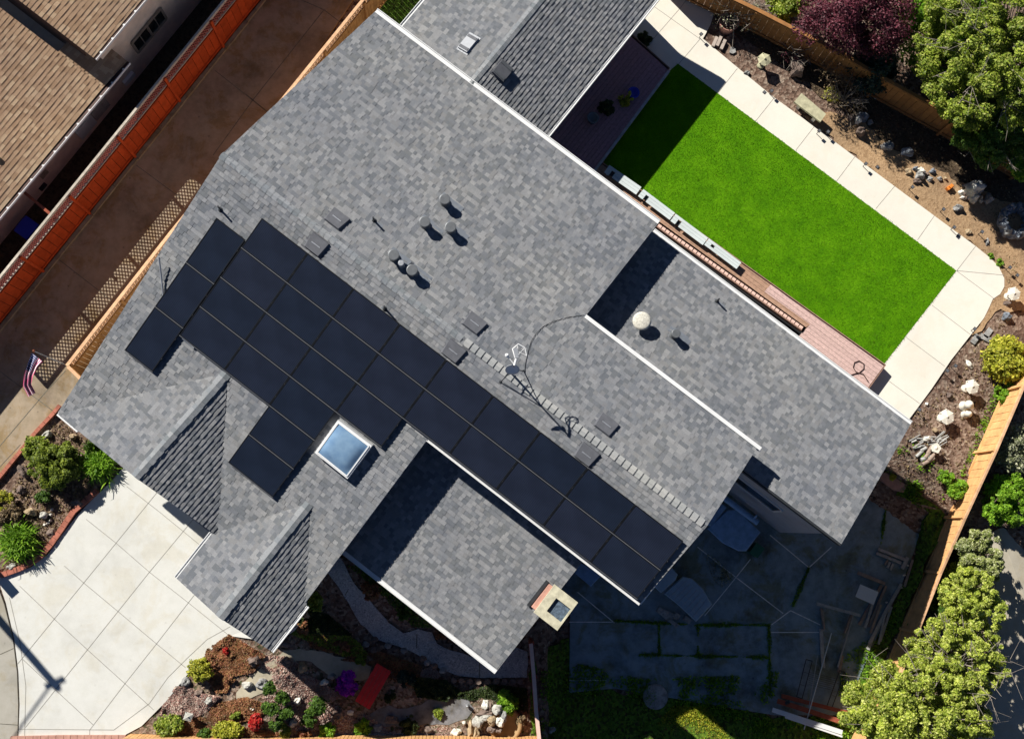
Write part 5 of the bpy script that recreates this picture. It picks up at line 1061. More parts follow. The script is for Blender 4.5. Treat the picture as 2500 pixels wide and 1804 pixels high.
bush('dark green rounded shrub right of the red bench', 992, 1655, .34, .5, 'teal', 3500, .045, 6, seed=40); bush('shaded green shrub at the foot of the right gable corner', 768, 1470, .35, .6, 'olive', 3000, .05, 6, seed=41); bush('dark rusty shrub under the edge of the low front roof', 905, 1440, .35, .5, 'rust', 2500, .05, 5, seed=42)
bush('shaded shrub at the bottom of the stream bed', 1000, 1768, .34, .4, 'dark', 2500, .045, 5, seed=43)
# red bench
q = [G(920, 1618, .42), G(953, 1643, .42), G(903, 1734, .42), G(866, 1711, .42)]; bz = sum(p.z for p in q)/4-.42; r = thing('bench', 'flat red painted bench beside the purple bush', 'bench', Vector((q[0].x, q[0].y, 0))); ax = (q[3]-q[0]); L = ax.length; ax.normalize(); sy = Vector((-ax.y, ax.x, 0)); 
if sy.dot(q[1]-q[0]) < 0: sy = -sy
wd2 = abs((q[1]-q[0]).dot(sy)); mb = MB()
for k in range(4): mb.prism([tuple(q[0]+ax*a+sy*b)[:2] for a, b in ((0, wd2*k/4+.004), (L, wd2*k/4+.004), (L, wd2*(k+1)/4-.004), (0, wd2*(k+1)/4-.004))], bz+.38, bz+.42)
mb.build('seat', MT['redpaint'], r)
for f in (.1, .9):
    for g in (.15, .85): mb = MB(); p = q[0]+ax*L*f+sy*wd2*g; mb.box((p.x, p.y, bz+.17), (.06, .06, .42)); mb.build('leg', MT['redpaint'], r)
# rocks of the front garden
FR = [(622, 1612, .42, .36, .35, 'rockb', 'big brown boulder under the tip of the right gable'), (690, 1570, .5, .26, .3, 'rockb', 'long brown boulder under the white gutter of the right gable'), (750, 1500, .22, .3, .22, 'rockt', 'sandy stone in the shade by the right gable corner'),
 (455, 1665, .3, .26, .25, 'rockg', 'grey rock below the yellow-green shrub'), (512, 1708, .34, .26, .3, 'rockl', 'pale rock in the shade of the rust ground cover'), (487, 1690, .26, .2, .2, 'rockb', 'brown rock at the middle of the rust ground cover'), (640, 1668, .4, .3, .22, 'rockg', 'flat grey stone at the lower rim of the sandy path'), (605, 1672, .34, .26, .2, 'rockl', 'pale flat stone at the left end of the sandy path'),
 (700, 1615, .3, .34, .3, 'rockb', 'brown upright rock between the sandy path and the pink ground cover'), (738, 1628, .3, .3, .26, 'rockt', 'tan rock just right of the brown upright rock'), (792, 1665, .24, .22, .2, 'rockw', 'bright white rock below the sandy path'), (728, 1710, .2, .22, .2, 'rockw', 'white stone between two pompom shrubs'), (716, 1765, .26, .24, .2, 'rockl', 'pale stone at the foot of the pompom shrubs'),
 (617, 1730, .14, .14, .2, 'rockw', 'small white stone above the red azalea'), (852, 1738, .3, .2, .06, 'rockw', 'flat white slab by the lower end of the red bench'), (828, 1745, .3, .3, .25, 'rockb', 'brown rock in the shade below the pompom shrubs'), (915, 1640, .2, .2, .2, 'rockg', 'small grey rock at the top of the red bench'), (955, 1755, .4, .28, .22, 'rockb', 'dark rock on the left bank of the stream bed'), (925, 1775, .3, .24, .2, 'rockg', 'grey rock at the bottom left of the stream bed'),
 (1045, 1780, .3, .24, .2, 'rockb', 'brown rock below the stream bed'), (810, 1650, .3, .2, .1, 'rockg', 'flat grey stone by the purple bush')]
for f in FR: rock(*f)
def figure(px, py, mat, label, h=.3):
    p = G(px, py); mb = MB(); mb.lathe([(.05, 0), (.06, .04), (.03, .1), (.055, h*.55), (.05, h*.7), (.025, h*.78), (.04, h*.88), (.03, h*.97), (.01, h)], p, 12, sx=1.2, sy=.8); return tag(mb.build('garden_ornament', MT[mat]), label, 'ornament')
figure(1133, 1762, 'rockw', 'small white figure standing by the stream bed'); figure(1141, 1720, 'galv', 'small grey figure on the dark stream stone')
mb = MB(); p = G(1112, 1786); mb.rock((p.x, p.y, p.z+.1), (.16, .12, .14), 4); tag(mb.build('rock', MT['rockw']), 'jagged pinkish-white rock at the bottom left of the fountain', 'rock')
edgestones = [(1108, 1660), (1127, 1661), (1148, 1662), (1168, 1663), (1190, 1662), (1211, 1662), (1232, 1662), (1252, 1663), (1270, 1663)]
for i, (x, y) in enumerate(edgestones):
    p = G(x, y); mb = MB(); w = .105; k = 7; mb.prism([(p.x+w*math.cos(t*2*math.pi/k+i)*1.0, p.y+w*math.sin(t*2*math.pi/k+i)*.9) for t in range(k)], p.z-.05, p.z+.1+.01*(i % 3)); o = tag(mb.build('edging_stone', MT['rockb']), f'{ORD[i]} rounded edging stone from the left below the gravel path', 'stone', 'edging stones along the gravel path')
for i, (x, y) in enumerate([(915, 1560), (948, 1575), (966, 1583), (986, 1587), (912, 1585), (893, 1572), (1033, 1607), (1043, 1617), (1060, 1625), (1082, 1636)]):
    rock(x, y, .24, .2, .14, ['rockb', 'rockg'][i % 2], ['shaded stone at the first bend', 'second stone after the bend', 'third stone after the bend', 'last stone before the pink patch', 'loose stone inside the bend', 'mossy stone left of the bend', 'upper stone near the dark mound', 'middle stone near the dark mound', 'lower stone near the dark mound', 'lone stone left of the nine edging stones'][i]+' along the gravel path', name='edging_stone', cat='stone', amp=.15)
# stone lantern near the bottom fence
def pagoda(px, py, h, w, mat, label, sides=6, name='stone_lantern', top=True, rz=.2):
    p = W(px, py, 0); z = 0
    for _ in range(10): p = W(px, py, z+h); z = zg(p.x, p.y)
    b = Vector((p.x, p.y, z)); r = thing(name, label, 'stone lantern', b); mb = MB(); mb.lathe([(w*.55, 0), (w*.5, .06), (w*.22, .09), (w*.2, h*.5), (w*.45, h*.54), (w*.45, h*.6)], b, sides*2, smooth=False); mb.build('pedestal', MT[mat], r)
    mb = MB(); mb.lathe([(w*.3, h*.6), (w*.32, h*.8)], b, sides, smooth=False); mb.build('light_box', MT[mat], r)
    mb = MB(); mb.lathe([(w*1.0, h*.8), (w*1.05, h*.84), (w*.55, h*.91), (w*.3, h*.94), (w*.12, h*.96), (w*.2, h*.98), (w*.05, h*1.03)], b, sides, smooth=False, rz=rz)
    for k in range(sides): a = k*2*math.pi/sides+rz; mb.lathe([(w*.05, -.02), (w*.10, .01), (w*.04, .04)], b+Vector((math.cos(a)*w*.93, math.sin(a)*w*.93, h*.85)), 8)
    mb.build('roof', MT[mat], r); return r
pagoda(458, 1750, .5, .17, 'rockl', 'grey square stone lantern between the bottom shrubs', 4, rz=.5)
pagoda(2376, 943, .6, .25, 'cast', 'white stone lantern with curled corners nearest the yellow-green shrub'); pagoda(2314, 1017, .55, .26, 'cast', 'white stone lantern nearest the end of the cream walk', rz=.5)
pagoda(2478, 716, .55, .24, 'cast', 'white stone lantern by the tan dirt above the stepping stones'); pagoda(1868, 143, .6, .24, 'bench', 'mossy yellow stone lantern beside the cream walk', rz=.7)
p = G(2360, 998, .3); mb = MB(); b = Vector((p.x, p.y, zg(p.x, p.y))); r = thing('garden_ornament', 'white cast ornament with two rounded humps between the two stone lanterns', 'ornament', b); mb.lathe([(.16, 0), (.18, .05), (.10, .1), (.12, .35), (.16, .45), (.1, .55), (.01, .6)], b+Vector((.03, .12, 0)), 9); mb.lathe([(.14, 0), (.1, .1), (.1, .2), (.13, .3), (.07, .4), (.01, .42)], b+Vector((.06, -.16, 0)), 9); mb.build('body', MT['cast'], r)
p = G(2284, 1094, .35); b = Vector((p.x, p.y, zg(p.x, p.y))); r = thing('garden_ornament', 'pointed white birdbath-like ornament below the log pile', 'ornament', b); mb = MB(); mb.lathe([(.08, 0), (.09, .1), (.05, .3)], b, 10); mb.build('pedestal', MT['cast'], r); mb = MB(); mb.lathe([(.05, .3), (.17, .36), (.18, .4), (.08, .4), (.01, .44)], b, 5, smooth=False); mb.build('bowl', MT['cast'], r)
rock(2365, 890, .3, .16, .12, 'rockw', 'flat cream stone below the yellow-green shrub', -.9); rock(2455, 773, .3, .26, .26, 'rockk', 'grey-green boulder above the stepping stones'); rock(2458, 742, .3, .18, .15, 'rockb', 'reddish-brown flat rock by the white lantern'); rock(2463, 727, .2, .2, .2, 'rockw', 'square white stone attached beside the white lantern')
rock(2316, 965, .2, .18, .16, 'rockb', 'brown rock between the walk and the lanterns'); rock(2262, 986, .12, .1, .1, 'rockw', 'small white stone at the edge of the walk')
for i, ((x, y), lab) in enumerate(zip([(2253, 1097), (2262, 1110), (2267, 1098), (2258, 1118), (2278, 1110), (2270, 1118), (2243, 1108), (2264, 1126)], ['pale short log at the left end of the log pile', 'dark log in the middle of the log pile', 'leaning brown log at the top of the log pile', 'reddish log below the pale one in the log pile', 'log touching the pointed white ornament', 'split brown log beneath the pointed ornament', 'thin dark log outside the left of the log pile', 'long pale log at the bottom of the log pile'])):
    p = G(x, y); z = zg(p.x, p.y)+.06+.02*(i % 3); a = [.5, .9, 1.0, .4, .9, .8, .7, .5][i]; d_ = Vector((math.cos(a), math.sin(a), .06))*(.11+.02*(i % 4)+(.06 if i == 7 else 0)); mb = MB(); c = Vector((p.x, p.y, z)); mb.tube([c-d_, c+d_], .055+.01*(i % 2), 9); tag(mb.build('log', MT['brownw'] if i % 3 else MT['greyw']), lab, 'log', 'logs piled in the bark bed')
mb = MB(); 
for k in range(26): x, y = random.uniform(2230, 2310), random.uniform(1062, 1090); p = G(x, y+ (x-2230)*-.15+5); a = .35+random.uniform(-.4, .4); c = Vector((p.x, p.y, zg(p.x, p.y)+.04)); d_ = Vector((math.cos(a), math.sin(a), .1))*random.uniform(.08, .22); mb.tube([c-d_, c+d_], random.uniform(.015, .035), 6)
tag(mb.build('bark_scraps', MT['greyw']), 'loose grey-brown bark scraps heaped above the log pile', 'bark pile', kind='stuff')
p = G(2280, 1050); mb = MB(); mb.tube([Vector((p.x, p.y, zg(p.x, p.y))), Vector((p.x, p.y, zg(p.x, p.y)+.12))], .075, 12); tag(mb.build('log', MT['rockt']), 'round pale cut log standing on end above the bark scraps', 'log')
rock(2262, 1072, .26, .16, .14, 'rockw', 'white rock left of the bark scraps', .3)
# tub, split logs, shovel-like tool, bench, rocks by the cedar fence
p = W(1781, 52, .5); r = thing('tub', 'big round reddish tub under the pale-budded shrub', 'tub', Vector((p.x, p.y, 0))); mb = MB(); mb.lathe([(.26, 0), (.34, .45), (.36, .5), (.33, .5), (.3, .42), (.01, .40)], (p.x, p.y, 0), 26); mb.build('bowl', MT['paver'], r); mb = MB(); mb.lathe([(.29, .43), (.01, .44)], (p.x, p.y, 0), 20); mb.build('soil', MT['mulch'], r)
for i, (x, y) in enumerate([(1745, 103), (1755, 102), (1765, 110)]):
    p = G(x, y, .07); a = 1.15; d_ = Vector((math.cos(a), math.sin(a), 0))*.19; mb = MB(); mb.beam(p-d_, p+d_, .11, .1); tag(mb.build('timber_block', plain(f'pale_timber{i}', (.45, .38, .33), .9, .2)), ['left one of three pale timber blocks beside the walk', 'middle one of three pale timber blocks beside the walk', 'right one of three pale timber blocks, lying apart'][i], 'timber block', 'timber blocks by the walk')
p, q_ = G(1788, 122, .03), G(1794, 30, .9); r = thing('shovel', 'long-handled grey shovel lying on the bark beside the tub', 'shovel', p); mb = MB(); mb.tube([p, q_], .014, 7); mb.build('handle', MT['twig'], r); mb = MB(); mb.prism([(p.x-.12, p.y-.12), (p.x, p.y-.16), (p.x+.12, p.y-.1), (p.x+.09, p.y+.06), (p.x-.06, p.y+.09)], .02, .06); mb.build('blade', MT['rockg'], r)
q = [W(1957, 228, .45), W(2017, 279, .45), W(2003, 298, .45), W(1939, 249, .45)]; r = thing('stone_bench', 'mossy cream stone bench beside the cream walk', 'bench', G(1980, 275)); mb = MB(); planebox(mb, q, .09); mb.build('seat', MT['bench'], r); c = sum(q, Vector())/4
for s_ in (-1, 1): 
    k = (q[1]-q[0]).normalized(); cc = c+k*s_*.34; mb = MB(); mb.box((cc.x, cc.y, .18), (.12, .28, .36), math.atan2(k.y, k.x)); mb.build('leg', MT['cast'], r)
RR = [(1945, 170, .55, .62, .5, 'rockb', 'big knobbly brown-grey rock below the bare red shrub'), (2100, 290, .42, .36, .35, 'rockk', 'blue-grey angular rock at the edge of the shade'), (2092, 298, .2, .3, .3, 'rockw', 'white stone leaning on the blue-grey angular rock'), (2097, 326, .36, .3, .4, 'rockb', 'dark maroon rock below the blue-grey angular rock'), (2075, 290, .26, .22, .25, 'rockb', 'dark rock left of the blue-grey angular rock'), (2123, 302, .18, .18, .2, 'rockg', 'small grey rock just right of the blue-grey angular rock'),
 (2164, 360, .38, .3, .28, 'rockg', 'wedge-shaped dark grey rock near the walk'), (2212, 374, .38, .36, .36, 'rockk', 'pointed pale blue-grey rock right of the wedge-shaped rock'), (2137, 238, .18, .18, .2, 'rockl', 'small pale rock against the cedar fence in shade'),
 (2217, 421, .26, .22, .2, 'rockt', 'round peach-coloured rock in the tan dirt'), (2247, 420, .28, .22, .24, 'rockw', 'white quartz rock right of the peach-coloured rock'), (2243, 432, .28, .26, .3, 'rockg', 'grey rock under the white quartz rock'), (2237, 445, .28, .18, .2, 'rockb', 'brown rock at the lower end of the quartz group'), (2232, 414, .16, .14, .2, 'rockk', 'dark small rock above the quartz group'),
 (2268, 439, .2, .18, .18, 'rockg', 'shaded grey stone right of the quartz group'), (2293, 438, .18, .16, .18, 'rockg', 'round grey stone midway to the orange ornament'), (2261, 427, .16, .14, .14, 'rockb', 'dark round stone in the shade behind the quartz group'), (2306, 437, .14, .13, .13, 'rockt', 'small tan stone left of the orange ornament'), (2275, 420, .2, .2, .2, 'rockk', 'dark blue stone at the back of the shaded stones'),
 (2344, 472, .16, .22, .22, 'rockw', 'white stone left of the big rock fountain'), (2351, 484, .22, .14, .16, 'rockw', 'second white stone below the first beside the big rock fountain'), (2355, 456, .2, .14, .16, 'rockg', 'grey flat stone above the white stones'), (2391, 489, .14, .24, .25, 'rockl', 'pale upright rock at the right foot of the big rock fountain'), (2408, 489, .26, .34, .4, 'rockg', 'grey double rock right of the big rock fountain'),
 (2336, 509, .36, .24, .24, 'rockg', 'flat grey stone alone in the tan dirt'), (2362, 567, .24, .18, .16, 'rockt', 'tan stone beside the walk edge'), (2408, 591, .14, .26, .14, 'rockg', 'narrow grey stone below the solar light'), (1822, 180, .2, .16, .12, 'rockg', 'grey stone at the outer edge of the walk'), (2437, 548, .16, .3, .2, 'rockw', 'white shard left of the stone ring'), (2447, 560, .2, .2, .2, 'rockw', 'second white shard left of the stone ring'), (2448, 536, .16, .14, .16, 'rockw', 'small white shard above the others by the stone ring'),
 (2462, 850, .1, .1, .1, 'rockw', 'tiny white stone under the yellow-green shrub')]
for f in RR: rock(*f)
p = G(2318, 458, .12); mb = MB(); mb.box(p, (.24, .12, .14), .6); mb.box(p+Vector((.02, .02, .09)), (.14, .1, .06), .8); tag(mb.build('garden_ornament', MT['orange']), 'bright orange ornament at the edge of the shade', 'ornament')
# rock fountain near the cedar fence and stone ring
def rockpile(label, px, py, items, zbase=0, name='rock_fountain', cat='fountain'):
    p = G(px, py); z = zg(p.x, p.y); r = thing(name, label, cat, Vector((p.x, p.y, z)))
    for i, (x, y, w, d, h, z0, mt) in enumerate(items):
        q = W(x, y, z+z0); mb = MB(); mb.rock((q.x, q.y, z+z0), (w/2, d/2, h/2), i+3, amp=.3); mb.build('boulder', MT[mt], r)
    return r
rockpile('tall pale rock fountain in the tan dirt by the shade line', 2380, 470, [(2378, 458, .5, .42, .5, .75, 'rockl'), (2372, 470, .4, .3, .5, .5, 'rockl'), (2391, 460, .3, .36, .6, .4, 'rockk'), (2376, 485, .36, .3, .5, .3, 'rockl'), (2366, 476, .4, .34, .4, .15, 'rockb'), (2388, 450, .24, .2, .3, .8, 'rockl'), (2364, 464, .26, .2, .3, .45, 'rockw'), (2384, 474, .3, .3, .5, .1, 'rockg')])
p = G(2480, 542); r = thing('stone_ring', 'ring of blue-grey stones around a bare earth centre at the right edge', 'stone ring', p)
for i in range(17): a = i/17*2*math.pi; q = W(2480+32*math.cos(a), 540+34*math.sin(a), .25); mb = MB(); mb.rock((q.x, q.y, .18), (.15, .13, .26), i, rz=a, amp=.35); mb.build('stone', MT['rockk'] if i % 3 else MT['rockg'], r)
# fountain by the divider fence
p = G(1240, 1768, .35); bz = p.z-.35; r = thing('rock_fountain', 'round tan basin fountain topped with piled rocks in the front garden corner', 'fountain', Vector((p.x, p.y, bz))); mb = MB(); mb.lathe([(.50, 0), (.56, .25), (.54, .3), (.46, .3), (.42, .22), (.01, .2)], (p.x-.08, p.y-.02, bz), 30); mb.build('basin', MT['basin'], r)
for i, (x, y, w, d, h, z0, mt) in enumerate([(1186, 1722, .26, .3, .3, .35, 'rockw'), (1214, 1733, .34, .3, .3, .6, 'rockl'), (1230, 1750, .22, .36, .3, .55, 'rockg'), (1222, 1762, .26, .32, .3, .6, 'rockw'), (1201, 1760, .3, .28, .3, .6, 'rockt'), (1188, 1752, .4, .2, .24, .5, 'rockl'), (1167, 1762, .34, .36, .3, .45, 'rockl'), (1201, 1780, .28, .26, .3, .45, 'rockb'), (1216, 1782, .26, .22, .3, .4, 'rockb'), (1182, 1742, .5, .2, .2, .4, 'rockb'), (1196, 1728, .2, .3, .2, .35, 'rockb'), (1150, 1782, .24, .5, .3, .25, 'rockt'), (1162, 1794, .26, .4, .3, .25, 'rockt')]):
    q = G(x, y, z0); mb = MB(); mb.rock((q.x, q.y, q.z-.1), (w/2, d/2, h*.7), i+11, amp=.25); mb.build('boulder', MT[mt], r)
rock(1126, 1798, .26, .2, .2, 'rockt', 'small tan rock at the bottom left of the round basin fountain')
# stepping stones
for i, (x, y, a) in enumerate([(2412, 813, .9), (2405, 825, -.5), (2381, 828, .9)]):
    p = G(x, y, .04); mb = MB(); mb.box((p.x, p.y, zg(p.x, p.y)+.04), (.36, .18, .05), a); tag(mb.build('stepping_stone', MT['rockg']), ['upper grey paving block by the walk corner', 'middle grey paving block by the walk corner', 'lower grey paving block touching the walk'][i], 'paving block', 'grey paving blocks by the walk')
# solar path lights
def solar(px, py, label, post=True, lean=0.):
    h = .33 if post else .05; p = G(px, py, h); z = zg(p.x, p.y); r = thing('path_light', label, 'path light', Vector((p.x, p.y, z)), 'small dark path lights along the walk'); mb = MB()
    if post: mb.tube([(p.x+lean, p.y, z), (p.x, p.y, z+h-.05)], .012, 6); mb.build('stake', MT['dark'], r); mb = MB()
    mb.box((p.x, p.y, z+h), (.11, .11, .03), .8); mb.build('lamp_head', MT['lens'], r); mb = MB(); mb.box((p.x, p.y, z+h+.018), (.08, .08, .006), .8); mb.build('solar_cell', MT['grille'], r)
for x, y, lab, po in [(1712, 84, 'path light on the walk corner nearest the tub', 1), (1866, 226, 'flat path light on the walk near the mossy lantern', 0), (1884, 222, 'standing path light beside the flat one near the mossy lantern', 1), (2000, 320, 'path light at the lower end of the stone bench', 1), (2022, 322, 'path light just right of the stone bench end', 1), (2114, 400, 'path light leaning at the walk edge midway down', 1), (2228, 457, 'path light standing in the tan dirt below the quartz group', 1),
  (2304, 511, 'path light left of the flat grey stone', 1), (2330, 555, 'path light at the walk edge above the flat one', 1), (2340, 575, 'flat path light on the walk near the tan stone', 0), (2398, 566, 'path light above the narrow grey stone', 1), (2484, 672, 'path light near the right edge above the lantern', 1), (2466, 653, 'path light beside the green tufts at the walk corner', 1), (2380, 803, 'path light at the grey paving blocks', 1), (2313, 905, 'path light with a shadow pointing at the bark bed', 1), (2333, 893, 'path light under the flat cream stone', 1), (2245, 1000, 'lowest path light beside the bottom of the walk', 1), (2142, 408, 'short path light at the bend of the walk edge', 0)]: solar(x, y, lab, po)
bush('small green tuft at the outer corner of the walk', 2418, 624, .12, .14, 'bright', 500, .04, 3, name='grass_tuft', cat='tuft', seed=51); bush('second green tuft just below the first at the walk corner', 2440, 641, .15, .16, 'bright', 700, .04, 3, name='grass_tuft', cat='tuft', seed=52)
bush('small yellow-green tuft on the pink paver patch', 2178, 1164, .13, .18, 'yell', 600, .04, 3, name='grass_tuft', cat='tuft', seed=53); bush('green tuft on the lower pot side of the deck', 1478, 268, .3, 1.2, 'dark', 1600, .05, 5, name='potted_plant', cat='plant', seed=54); bush('spiky yellowish plant between the two blue pots on the shaded deck', 1525, 247, .28, 1.2, 'yell', 900, .05, 5, name='potted_plant', cat='plant', seed=55)
bush('dark shrub in the shade at the top corner of the deck', 1572, 98, .30, .35, 'dark', 2500, .05, 6, seed=56)
bush('creeping green weeds climbing the tan fence', 2335, 1195, .4, .5, 'bright', 3500, .05, 6, seed=57); bush('upright green weeds by the lower tan fence', 2310, 1165, .3, .4, 'bright', 1500, .05, 4, seed=58)
# ---------------------------------------------------------------- things on the back patio
PZ = -1.55
def poly_slab(nm, pts, z, th, mat, r, lab=None, bev=.03):
    q = [W(*p, z) for p in pts]; c = sum(q, Vector())/len(q); mb = MB(); P = [(p.x, p.y) for p in q]; 
    ar = sum(P[i][0]*P[(i+1) % len(P)][1]-P[(i+1) % len(P)][0]*P[i][1] for i in range(len(P)))
    if ar < 0: q = q[::-1]
    n = len(q); ins = [p.lerp(c, bev/max(.2, (p-c).length)) for p in q]
    vs = [Vector((p.x, p.y, z-th)) for p in q]+[Vector((p.x, p.y, z-bev)) for p in q]+[Vector((p.x, p.y, z)) for p in ins]
    fs = [tuple(range(n-1, -1, -1)), tuple(range(2*n, 3*n))]+[(k*n+i, k*n+(i+1) % n, (k+1)*n+(i+1) % n, (k+1)*n+i) for k in range(2) for i in range(n)]; mb.add(vs, fs); return mb.build(nm, mat, r, lab)
def loungechair(seat, back, base, label, mat, ribs=False):
    c = W(*seat[0], PZ+.55); r = thing('lounge_chair', label, 'lounge chair', Vector((c.x, c.y, PZ))); z = PZ+.62; poly_slab('seat', seat, z, .12, mat, r); poly_slab('backrest', back, z+.25, .22, mat, r)
    if ribs:
        A, B, C_, D = ribs; mb = MB()
        for k in range(1, 8): f = k/8; mb.beam(W(A[0]+(B[0]-A[0])*f, A[1]+(B[1]-A[1])*f, z+.006), W(D[0]+(C_[0]-D[0])*f, D[1]+(C_[1]-D[1])*f, z+.006), .02, .015)
        for k in (1, 2, 3): f = k/4; mb.beam(W(A[0]+(D[0]-A[0])*f, A[1]+(D[1]-A[1])*f, z+.004), W(B[0]+(C_[0]-B[0])*f, B[1]+(C_[1]-B[1])*f, z+.004), .012, .012)
        mb.build('ribs', MT['galv'], r)
    for p in base: mb = MB(); q = W(*p, PZ+.25); mb.box((q.x, q.y, PZ+.25), (.07, .07, .5)); mb.build('leg', MT['dark'], r)
loungechair([(1776, 1245), (1800, 1243), (1857, 1299), (1822, 1345), (1805, 1345), (1765, 1325), (1728, 1290)], [(1764, 1230), (1775, 1238), (1737, 1284), (1722, 1280), (1755, 1225)], [(1770, 1255), (1845, 1300), (1815, 1335), (1745, 1295)], 'blue-covered garden swing seat beside the tall grey wall', MT['cover'])
loungechair([(1668, 1407), (1690, 1412), (1715, 1435), (1739, 1475), (1700, 1517), (1655, 1475), (1621, 1449)], [(1640, 1385), (1655, 1402), (1650, 1415), (1615, 1447), (1598, 1432), (1620, 1405)], [(1665, 1415), (1725, 1470), (1695, 1505), (1640, 1450)], 'grey slatted lounge chair standing in the patio shade', MT['plastic'], [(1668, 1410), (1735, 1470), (1700, 1515), (1625, 1450)])
r = thing('garden_table', 'dark blue table half under the eave by the chimney', 'table', W(1430, 1395, PZ)); poly_slab('tabletop', [(1414, 1372), (1470, 1402), (1443, 1432), (1402, 1398)], PZ+.75, .05, MT['cover'], r)
for p in ((1425, 1385), (1455, 1405), (1440, 1420), (1412, 1398)): mb = MB(); q = W(*p, PZ+.35); mb.box((q.x, q.y, PZ+.36), (.06, .06, .7)); mb.build('leg', MT['dark'], r)
p0, p1 = W(1768, 1215, PZ+1.9), W(1850, 1276, PZ+1.9); mb = MB(); mb.tube([p0, p1], .1, 12); r = thing('rolled_awning', 'rolled blue awning tube along the tall grey wall', 'awning', p0); mb.build('roll', MT['cover'], r); mb = MB(); q = W(1848, 1258, PZ+2.2); mb.beam(p1-(p1-p0)*.15, q, .05, .05); mb.build('bracket', MT['cover'], r)
p = W(1848, 1343, PZ+.4); r = thing('storage_box', 'dark green box at the foot of the blue-covered seat', 'box', Vector((p.x, p.y, PZ))); mb = MB(); mb.box((p.x, p.y, PZ+.2), (.30, .38, .40), TH); mb.build('body', MT['green'], r); mb = MB(); mb.box((p.x, p.y, PZ+.42), (.33, .41, .04), TH); mb.build('lid', MT['green'], r)
for i, (pts, lab) in enumerate([([(1648, 1492), (1662, 1502), (1655, 1515), (1646, 1510)], 'small grey paving block left of the lounge chair foot'), ([(1674, 1502), (1690, 1513), (1682, 1523), (1667, 1512)], 'grey block at the foot of the slatted lounge chair'), ([(1610, 1480), (1650, 1500), (1636, 1520), (1602, 1492)], 'broad cracked slab left of the small grey blocks'), ([(1640, 1513), (1660, 1525), (1650, 1532), (1634, 1518)], 'thin slab edge beside the broad cracked slab')]):
    q = [W(*p, PZ+.08) for p in pts]; mb = MB(); mb.prism([(a.x, a.y) for a in q], PZ, PZ+.08+.01*i); tag(mb.build('paving_block', MT['rockg']), lab, 'paving block')
def plank(a, b, w, h, z, mat, label, nm='plank', cat='plank', z2=None):
    A, B = W(*a, PZ+z), W(*b, PZ+(z if z2 is None else z2)); mb = MB(); mb.beam(A, B, w, h); return tag(mb.build(nm, MT[mat]), label, cat)
PL = [((2144, 1340), (2212, 1367), .10, .06, .10, 'greyw', 'upper of two grey beams at the top of the lumber heap'), ((2140, 1350), (2200, 1374), .10, .06, .06, 'greyw', 'lower of two grey beams at the top of the lumber heap'), ((2174, 1356), (2160, 1378), .07, .05, .04, 'brownw', 'short brown board under the top beams'), ((2172, 1372), (2166, 1386), .08, .05, .04, 'greyw', 'short grey offcut under the top beams'), ((2180, 1376), (2173, 1391), .08, .05, .05, 'greyw', 'second short grey offcut under the top beams'),
 ((2095, 1398), (2160, 1424), .11, .08, .12, 'brownw', 'brown beam just above the white panel'), ((2216, 1360), (2202, 1388), .12, .06, .08, 'greyw', 'grey board at the top right of the lumber heap'), ((2228, 1366), (2208, 1432), .08, .05, .06, 'brownw', 'long brown board closest to the tan fence'), ((2152, 1428), (2098, 1524), .10, .05, .05, 'brownw', 'left board of the leaning bundle under the white panel'), ((2140, 1440), (2112, 1532), .09, .05, .12, 'greyw', 'pale grey board on top of the leaning bundle'), ((2163, 1430), (2120, 1530), .08, .05, .07, 'brownw', 'right board of the leaning bundle'),
 ((2200, 1425), (2170, 1478), .10, .06, .05, 'greyw', 'grey plank between the bundle and the tan fence'), ((2176, 1480), (2148, 1565), .09, .05, .05, 'greyw', 'long grey plank running down toward the weeds'), ((2170, 1478), (2122, 1570), .12, .05, .10, 'greyw', 'widest grey plank of the lumber heap'), ((2150, 1475), (2125, 1545), .08, .05, .16, 'brownw', 'narrow brown plank crossing the widest one'), ((2160, 1500), (2145, 1572), .06, .05, .14, 'greyw', 'thin pale lath near the lower end of the heap'), ((2132, 1550), (2118, 1585), .12, .06, .04, 'greyw', 'short broad grey board at the lower end of the heap'),
 ((1993, 1473), (2100, 1502), .10, .08, .25, 'greyw', 'grey crossbeam lying over the patio slabs'), ((2004, 1485), (2012, 1535), .05, .12, .1, 'brownw', 'left upright board below the crossbeam'), ((2010, 1487), (2010, 1540), .05, .06, .05, 'greyw', 'thin grey lath beside the left upright board'), ((2078, 1500), (2062, 1545), .05, .12, .1, 'brownw', 'right upright board below the crossbeam'), ((2083, 1500), (2045, 1628), .04, .06, .12, 'greyw', 'long pale batten slanting down from the crossbeam'), ((2004, 1535), (2010, 1630), .12, .06, .06, 'greyw', 'wide grey plank along the slab edge'), ((2056, 1600), (2048, 1640), .10, .05, .05, 'brownw', 'short brown board beside the long batten')]
for f in PL: plank(*f)
mb = MB(); q = [W(x, y, PZ+.42) for x, y in ((2101, 1426), (2145, 1445), (2133, 1476), (2089, 1456))]; planebox(mb, q, .04); tag(mb.build('panel', MT['white']), 'flat white rectangular panel lying on the lumber heap', 'panel')
A, B = W(2030, 1545, PZ+.5), W(1963, 1780, PZ+.35); mb = MB(); mb.tube([A, B], .018, 8); tag(mb.build('pole', MT['whitewood']), 'long thin white pole slanting across the patio', 'pole')
A, B = W(1996, 1600, PZ+.4), W(1972, 1745, PZ+.35); mb = MB(); mb.tube([A, B], .014, 8); tag(mb.build('pole', MT['greyw']), 'thinner grey pole left of the long white pole', 'pole')
